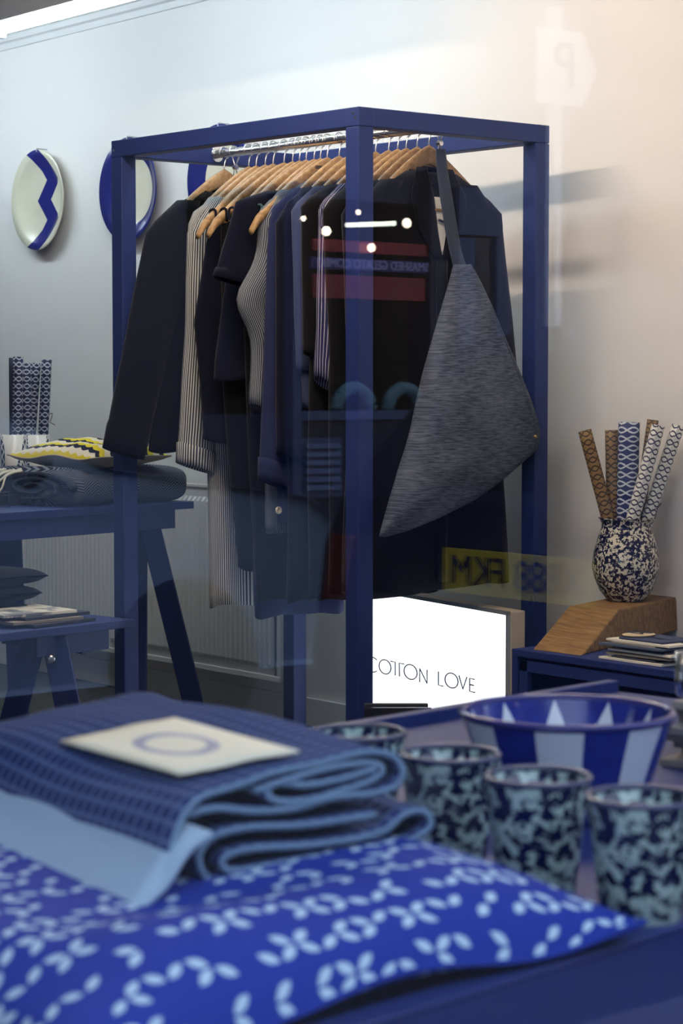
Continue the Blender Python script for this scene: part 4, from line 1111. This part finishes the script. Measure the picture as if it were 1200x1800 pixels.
# speckled cups and the striped bowl
def cup(px, py, label, h=.10, R=.0445):
    z = zD + h; p = at_z(px, py, z); c = W(p.x, p.y, zD)
    r_ = root('speckled_cup', c, label, 'cup', 'speckled cups beside the cushion')
    V, Fc, U = lathe([(0, 0), (R * .66, 0), (R * .72, .004), (R * .80, h * .35), (R * .90, h * .75), (R * 1.0, h - .002), (R * .99, h), (R * .93, h), (R * .84, h * .75), (R * .72, h * .3), (R * .6, .008), (0, .007)], c, 40, wob=.01, seed=px)
    mk('vessel', V, Fc, SPECKC, r_, uvs=U, smooth=True)
    pts = [c + Vector((R * .965 * math.cos(a_), R * .965 * math.sin(a_), h)) for a_ in [k * 2 * math.pi / 40 for k in range(41)]]
    v, f = tube(pts, .0028, 8, cap=False); o = mk('rim', v, f, plain('cup_rim_blue', (.05, .06, .12, 1), .2), r_, smooth=True)
cup(1128, 1402, 'speckled blue cup beside the cushion corner and table edge')
cup(945, 1366, 'speckled blue cup in front of the striped bowl')
cup(790, 1326, 'speckled blue cup between bowl and folded towel')
cup(630, 1288, 'speckled blue cup mostly hidden behind the folded towel')
def bowl_mat(inner):
    t = NT('bowl_inside_glaze' if inner else 'bowl_outside_glaze'); uv = t.sep(t.coord('UV'))
    n_, _ = t.noise(t.coord('Object'), 40, 3)
    blue = t.mix(n_, (.008, .012, .12, 1), (.02, .04, .30, 1)); wh = srgb(206, 212, 216)
    if inner:
        fu = t.math('ABSOLUTE', t.math('SUBTRACT', t.math('FRACT', t.math('ADD', t.math('MULTIPLY', uv[0], 11.0), .10)), .5))
        m = t.ramp(t.math('SUBTRACT', fu, t.math('MULTIPLY', t.math('SUBTRACT', .160, uv[1]), 7.0)), .01, -.01)
    else:
        fu = t.math('FRACT', t.math('ADD', t.math('MULTIPLY', uv[0], 7.0), .30)); m = t.ramp(t.math('ABSOLUTE', t.math('SUBTRACT', fu, .5)), .245, .255)
    t.base(t.mix(m, blue, wh)); return t.fin(.14)
bh = .103; bp = at_z(996, 1249, zD + bh); bc = W(bp.x, bp.y, zD); BR = 192 * bp.y / F
bw = root('striped_bowl', bc, 'blue and white striped serving bowl behind the speckled cups', 'bowl')
pr_o = [(0, 0), (BR * .62, 0), (BR * .66, .004), (BR * .78, .035), (BR * .88, .068), (BR * .985, bh - .003)]
V, Fc, U = lathe(pr_o, bc, 72, cap=False); mk('outer_wall', V, Fc, bowl_mat(False), bw, uvs=U, smooth=True)
pr_i = [(0, .008), (BR * .56, .008), (BR * .62, .014), (BR * .73, .04), (BR * .83, .07), (BR * .935, bh - .003)]
V, Fc, U = lathe(pr_i, bc, 72, cap=False); mk('inner_wall', V, Fc, bowl_mat(True), bw, uvs=U, smooth=True)
pts = [bc + Vector((BR * .965 * math.cos(a_), BR * .965 * math.sin(a_), bh - .002)) for a_ in [k * 2 * math.pi / 72 for k in range(73)]]
v, f = tube(pts, .0040, 10, cap=False); mk('rim', v, f, plain('bowl_rim', (.03, .03, .16, 1), .15), bw, smooth=True)

# pile of grey boards and a glass jar at the far end of the table
s0 = at_z(1166, 1345, zD); zz = DZ + .0003
sx = D(.80, -.60).normalized(); sy = D(.60, .80).normalized()
NBL = [w_ + ' notebook ' + x_ for x_, w_ in zip(('lowest in the pile beside the striped bowl', 'second from the bottom of the pile by the bowl', 'third from the bottom of the pile by the bowl', 'fourth from the bottom of the pile by the bowl', 'fourth from the top of the pile by the bowl', 'third from the top of the pile by the bowl', 'second from the top under the glass jar', 'topmost directly under the glass jar'), ('grey', 'taupe') * 4)]
for k in range(8):
    o_ = WV(s0) + sy * (.012 * ((k * 3) % 4) - .01) + sx * (.004 * ((k * 5) % 3)); o_.z = zz
    v, f = obox(o_, sx * .17, sy * .22, Z1 * .0088)
    tag(mk('notebook', v, f, [GREYPAPER, plain('taupe_board', srgb(150, 140, 130), .8)][k % 2], bevel=.001), NBL[k], 'notebook', 'notebook pile beside the bowl')
    zz += .0091
jp = at_z(1212, 1223, zz - CAMH); jc = W(jp.x, jp.y, zz - CAMH)
t = NT('clear_glass'); t.b.inputs['Transmission Weight'].default_value = 1.0; t.b.inputs['IOR'].default_value = 1.45; f_, _ = t.noise(t.coord('Object'), 3); t.base(t.mix(f_, (.9, .95, .96, 1), (.95, .98, .98, 1))); GLASS = t.fin(.03)
V, Fc, U = lathe([(0, 0), (.014, 0), (.016, .003), (.017, .05), (.016, .05), (.0145, .005), (0, .004)], jc, 28)
tag(mk('glass_jar', V, Fc, GLASS, smooth=True), 'small clear glass jar standing on the taupe notebooks', 'jar')

# ------------------------------------------------------------------ the shop window
t = NT('window_glass'); geo = t.n('ShaderNodeNewGeometry')
dn = t.n('ShaderNodeVectorMath', operation='DOT_PRODUCT'); t.l(geo.outputs['Incoming'], dn.inputs[0]); t.l(geo.outputs['Normal'], dn.inputs[1])
fres = t.math('ADD', .04, t.math('MULTIPLY', t.math('POWER', t.math('SUBTRACT', 1.0, t.math('ABSOLUTE', dn.outputs['Value'])), 5.0), .96))
tr = t.n('ShaderNodeBsdfTransparent'); gl = t.n('ShaderNodeBsdfGlossy'); gl.inputs['Roughness'].default_value = 0.0
tr.inputs[0].default_value = (.985, .992, .99, 1)
mx = t.n('ShaderNodeMixShader'); t.l(fres, mx.inputs[0]); t.l(tr.outputs[0], mx.inputs[1]); t.l(gl.outputs[0], mx.inputs[2]); t.l(mx.outputs[0], t.out.inputs['Surface'])
WGL = t.m
SILL = .46; WT = 2.30
slab('wall_street', XG, XG + .12, YF, WALL, 0, SILL, BLUE2)
win = bpy.data.objects.new('window_1', None); COL.objects.link(win); win.location = (XG + .03, .7, SILL); ORG['window_1'] = Vector(win.location); struct(win, 'large clear shop window pane in a blue frame')
v, f = obox((XG + .02, YF + .04, SILL), (.006, 0, 0), (0, WALL - YF - .05, 0), (0, 0, WT - SILL)); mk('pane', v, f, WGL, win)
for (y0, y1, z0, z1) in ((YF, WALL, SILL, SILL + .05), (YF, WALL, WT - .03, CEIL), (YF, YF + .06, SILL, WT), (WALL - .05, WALL, SILL, WT)):
    v, f = obox((XG, y0, z0), (.06, 0, 0), (0, y1 - y0, 0), (0, 0, z1 - z0)); mk('frame', v, f, BLUE2, win)

# ------------------------------------------------------------------ the street outside (seen mirrored in the glass)
PAVE = plain('pavement_stone', (.16, .16, .16, 1), .85, var=.08, scale=3, bump=.04)
ROAD = plain('asphalt', (.05, .05, .055, 1), .9, var=.08, scale=8)
slab('pavement', XG + .12, 1.15, -14, 26, -.22, -.12, PAVE)
slab('road', 1.15, 7.6, -14, 26, -.32, -.22, ROAD)
slab('pavement_far', 7.6, 9.0, -14, 26, -.22, -.12, PAVE)
FX = 9.0
def refl(px, py, X):        # street-side point whose mirror image falls on pixel (px, py)
    r = ray(px, py); d = D(r.x, r.y, r.z); k = (-2 * .78 * 1.0 - 2 * .0 - X) / d.x
    p = d * k; return Vector((X, p.y, p.z + CAMH))
FAC = plain('far_shop_blue', (.008, .013, .040, 1), .5, var=.2)
FAC2 = plain('far_shop_frame_blue', (.055, .08, .19, 1), .45, var=.1)
ROOMM = plain('far_room_walls', (.16, .155, .15, 1), .8)
REDS = plain('red_sign', (.30, .018, .022, 1), .5); PURS = plain('purple_band', (.035, .03, .16, 1), .5)
sf = root('far_shopfront', (FX + .3, 9, -.12), 'dark blue shopfront across the street mirrored in the window glass', 'shopfront')
def face(a_, b_, dep, mat, name, out=.0, lamp=False):
    # rectangle between mirrored pixels a_ (left, top) and b_ (right, bottom) on the facade
    A = refl(a_[0], a_[1], FX); B = refl(b_[0], b_[1], FX)
    y0, y1 = min(A.y, B.y), max(A.y, B.y); z0, z1 = min(A.z, B.z), max(A.z, B.z)
    v, f = obox((FX - out - dep, y0, z0), (dep, 0, 0), (0, y1 - y0, 0), (0, 0, z1 - z0)); return mk(name, v, f, mat, sf)
def span(a_, b_):
    A = refl(a_[0], a_[1], FX); B = refl(b_[0], b_[1], FX); return min(A.y, B.y), max(A.y, B.y), min(A.z, B.z), max(A.z, B.z)
wy0, wy1, wz0, wz1 = span((330, 330), (760, 725)); dy0, dy1, dz0_, dz1_ = span((822, 418), (862, 690))
def wallpiece(y0, y1, z0, z1):
    v, f = obox((FX + .02, y0, z0), (.25, 0, 0), (0, y1 - y0, 0), (0, 0, z1 - z0)); mk('wall', v, f, FAC, sf)
for q in ((-14, wy0, -.12, 7.9), (wy0, wy1, -.12, wz0), (wy0, wy1, wz1, 7.9), (wy1, dy0, -.12, 7.9), (dy0, dy1, -.12, dz0_), (dy0, dy1, dz1_, 7.9), (dy1, 26, -.12, 7.9)): wallpiece(*q)
rx0, rx1, ry0, ry1, rz0, rz1 = FX + .27, FX + 3.2, wy0 - .6, dy1 + .6, -.12, 3.4     # the room behind the far window and door
for x0, x1, y0, y1, z0, z1 in ((rx1, rx1 + .1, ry0, ry1, rz0, rz1), (rx0, rx1, ry0 - .1, ry0, rz0, rz1), (rx0, rx1, ry1, ry1 + .1, rz0, rz1), (rx0, rx1, ry0, ry1, rz0 - .1, rz0), (rx0, rx1, ry0, ry1, rz1, rz1 + .1)):
    v, f = obox((x0, y0, z0), (x1 - x0, 0, 0), (0, y1 - y0, 0), (0, 0, z1 - z0)); mk('room_wall', v, f, ROOMM, sf)
face((498, 300), (514, 940), .09, FAC2, 'post'); face((514, 722), (745, 736), .10, FAC2, 'sill')
face((514, 736), (745, 960), .05, FAC, 'stall_riser'); face((740, 300), (762, 960), .09, FAC, 'post')
face((514, 770), (588, 872), .02, FAC2, 'vent_frame', .05)
for k in range(6): face((521, 780 + k * 14.5), (580, 787 + k * 14.5), .03, plain('vent_slat', (.13, .18, .36, 1), .4), 'vent_slat', .07)
for q in (((795, 330), (885, 418)), ((795, 690), (885, 700)), ((795, 418), (822, 690)), ((862, 418), (885, 690))): face(q[0], q[1], .06, FAC2, 'door_frame')
face((822, 418), (862, 690), .01, WGL, 'door_pane', .02)
face((540, 420), (745, 452), .03, REDS, 'sign_panel', .03); face((540, 482), (735, 530), .03, REDS, 'sign_panel', .03)
face((535, 452), (748, 482), .03, PURS, 'sign_band', .03)
def text(body, M, height, mat, parent, width=None, name='lettering'):
    cu = bpy.data.curves.new('lettering', 'FONT'); cu.body = body; cu.size = height * 1.4; cu.align_x = 'CENTER'; cu.align_y = 'CENTER'; cu.extrude = .002; cu.resolution_u = 3
    ob = bpy.data.objects.new('lettering_tmp', cu); COL.objects.link(ob); bpy.context.view_layer.update()
    me = ob.evaluated_get(bpy.context.evaluated_depsgraph_get()).to_mesh()
    V = [M @ v_.co for v_ in me.vertices]
    if width:
        xs = [v_.co.x for v_ in me.vertices]; sc = width / (max(xs) - min(xs)); V = [M @ Vector((v_.co.x * sc, v_.co.y, v_.co.z)) for v_ in me.vertices]
    Fc = [tuple(p.vertices) for p in me.polygons]; bpy.data.objects.remove(ob, do_unlink=True)
    return mk(name, V, Fc, mat, parent)
A = refl(535, 452, FX); B = refl(748, 482, FX)
M = Matrix(((0, 0, -1, FX - .067), (-1, 0, 0, (A.y + B.y) / 2), (0, 1, 0, (A.z + B.z) / 2), (0, 0, 0, 1)))
text('SMASHED GELATO COMBO', M, abs(A.z - B.z) * .80, plain('sign_lilac', (.55, .50, .85, 1), .5), sf, abs(A.y - B.y) * .92)
SPOT = emit('far_spot_glow', (1.0, .82, .58, 1), 16); TB2 = emit('far_tube_glow', (.9, 1.0, .8, 1), 9)
for x, y, r_ in ((515, 386, 5), (555, 408, 9), (611, 375, 5), (696, 394, 9), (634, 437, 8)):
    p_ = refl(x, y, FX); R_ = r_ * 13.0 / F
    v, f, _ = lathe([(0, R_ * .8), (R_ * .5, R_ * .7), (R_ * .87, R_ * .4), (R_, 0), (R_ * .87, -R_ * .4), (R_ * .5, -R_ * .7), (0, -R_ * .8)], p_ - Vector((.10, 0, 0)), 20, Vector((-1, 0, 0))); mk('spot_lamp_offscreen', v, f, SPOT, sf, smooth=True)
A = refl(596, 397, FX); B = refl(680, 394, FX); v, f = tube([A - Vector((.07, 0, 0)), B - Vector((.07, 0, 0))], .016, 10); mk('tube_lamp_offscreen', v, f, TB2, sf)
for cx_ in (610, 698):
    c_ = refl(cx_, 720, FX); R_ = 38 * 13.6 / F
    pts = [c_ + Vector((-.06, R_ * math.cos(a_), R_ * math.sin(a_))) for a_ in [math.pi * k / 20 for k in range(21)]]
    v, f = tube(pts, .045, 8); mk('window_arch', v, f, plain('arch_teal', (.10, .22, .26, 1), .6), sf, smooth=True)

# parked car on the street, its yellow rear plate towards the shop
CARP = plain('car_navy_paint', (.010, .014, .035, 1), .2, var=.05); TYRE = plain('tyre', (.012, .012, .012, 1), .8); CGL = plain('car_glass', (.015, .018, .02, 1), .05)
PLY = plain('plate_yellow', (.55, .42, .03, 1), .4)
gz = -.22
def make_car(cxr, cyr, paint, label):
    car = root('parked_car', (cxr, cyr + 1.9, gz), label, 'car')
    prof_c = [(.02, .30), (.0, .55), (.04, .85), (.10, .98), (.42, 1.38), (.70, 1.45), (1.9, 1.44), (2.35, 1.22), (2.75, 1.0), (3.6, .88), (3.82, .70), (3.85, .40), (3.75, .28), (.2, .26)]
    V = []; Fc = []; n = len(prof_c)
    for sx_, sc in ((-.80, 1), (-.84, 0), (.84, 0), (.80, 1)):
        for y_, z_ in prof_c:
            tuck = .16 * max(0, (z_ - .95) / .5)
            V.append(Vector((cxr + sx_ * (1 - tuck) , cyr + y_ + (.02 if sc else 0), gz + z_)))
    for k in range(3):
        for i in range(n): Fc.append((k * n + i, k * n + (i + 1) % n, (k + 1) * n + (i + 1) % n, (k + 1) * n + i))
    Fc += [tuple(range(n - 1, -1, -1)), tuple(3 * n + i for i in range(n))]
    mk('body', V, Fc, paint, car, bevel=.03)
    v, f = obox((cxr - .58, cyr + .125, gz + 1.02), (1.16, 0, 0), (0, .02, 0), (0, .27, .33)); mk('rear_window', v, f, CGL, car)
    for sx_ in (-1, 1):
        v, f = obox((cxr + sx_ * .80 - .012, cyr + .6, gz + 1.0), (.02, 0, 0), (0, 1.7, 0), (-sx_ * .08, 0, .32)); mk('side_window', v, f, CGL, car)
        v, f = obox((cxr + sx_ * .74 - .05, cyr - .005, gz + .70), (.10, 0, 0), (0, .03, 0), (0, .03, .18)); mk('tail_lamp', v, f, plain('tail_red', (.09, .006, .008, 1), .2), car, bevel=.01)
        for y_ in (.72, 3.05):
            v, f, _ = lathe([(0, -.09), (.30, -.09), (.31, -.06), (.31, .06), (.30, .09), (0, .09)], (cxr + sx_ * .74, cyr + y_, gz + .31), 28, Vector((1, 0, 0))); mk('wheel', v, f, TYRE, car)
        v, f, _ = lathe([(0, -.05), (.07, -.04), (.10, 0), (.07, .05), (0, .06)], (cxr + sx_ * .95, cyr + 2.35, gz + 1.05), 16, Vector((0, 1, 0))); mk('wing_mirror', v, f, plain('mirror_shell', (.25, .30, .38, 1), .3), car, smooth=True)
    v, f = obox((cxr - .80, cyr - .06, gz + .32), (1.6, 0, 0), (0, .10, 0), (0, 0, .2)); mk('bumper', v, f, paint, car, bevel=.03)
    return car
pl = refl(918, 1012, 2.12); cxr, cyr = 2.12, pl.y
car = make_car(cxr, cyr, CARP, 'dark parked hatchback with yellow rear plate mirrored in the window')
nose = refl(648, 900, 4.4)
make_car(5.25, nose.y - 3.85, plain('car_silver_paint', (.26, .34, .48, 1), .25, var=.04), 'pale silver blue car on the road mirrored behind the rack posts')
v, f = obox((cxr - .26, cyr - .03, pl.z - .055), (.52, 0, 0), (0, .012, 0), (0, 0, .11)); po = mk('number_plate', v, f, PLY, car)
M = Matrix(((1, 0, 0, cxr), (0, 0, -1, cyr - .033), (0, 1, 0, pl.z), (0, 0, 0, 1)))
text('X888 FKM', M, .075, INK, po, .46)
# parking sign on a pole by the kerb
sg = refl(985, 120, 3.4); SGM = plain('sign_white', (.75, .75, .74, 1), .5)
sn = root('parking_sign', (3.4, sg.y, -.12), 'pale arrow shaped parking sign on a pole mirrored in the window', 'sign')
w_, h_ = .24, .12
out = [(-.5, -1), (.35, -1), (.62, 0), (.35, 1), (-.5, 1)]
V = [Vector((3.4 - dx_, sg.y + a_ * w_, sg.z + b_ * h_)) for dx_ in (0, .012) for a_, b_ in out]
Fc = [(4, 3, 2, 1, 0), (5, 6, 7, 8, 9)] + [(i, (i + 1) % 5, 5 + (i + 1) % 5, 5 + i) for i in range(5)]
mk('board', V, Fc, SGM, sn)
M = Matrix(((0, 0, -1, 3.4 - .016), (-1, 0, 0, sg.y), (0, 1, 0, sg.z), (0, 0, 0, 1))); text('P', M, .15, plain('sign_blue', (.05, .08, .25, 1), .5), sn)
v, f = tube([(3.44, sg.y, -.22), (3.44, sg.y, sg.z + .2)], .03, 12); mk('pole', v, f, STEEL, sn)

# small print on a hanger and on the white coat lining
def mframe(o, x, y): z_ = x.cross(y); return Matrix(((x.x, y.x, z_.x, o.x), (x.y, y.y, z_.y, o.y), (x.z, y.z, z_.z, o.z), (0, 0, 0, 1)))
ha = rail_a(575); ho = hanger_pt(ha, -.10, 0, .25) - Uv * .0085 + Z1 * .004
text('COTTON', mframe(ho, Vv, Z1), .009, plain('hanger_ink', (.05, .03, .02, 1), .6), HROOT[575], .042)
lo = front(g14, .012, .155, .011)
text('COTTON LOVE', mframe(lo, (Vv * .95 - Z1 * .30).normalized(), (Z1 * .95 + Vv * .30).normalized()), .006, INK, lining, .032)
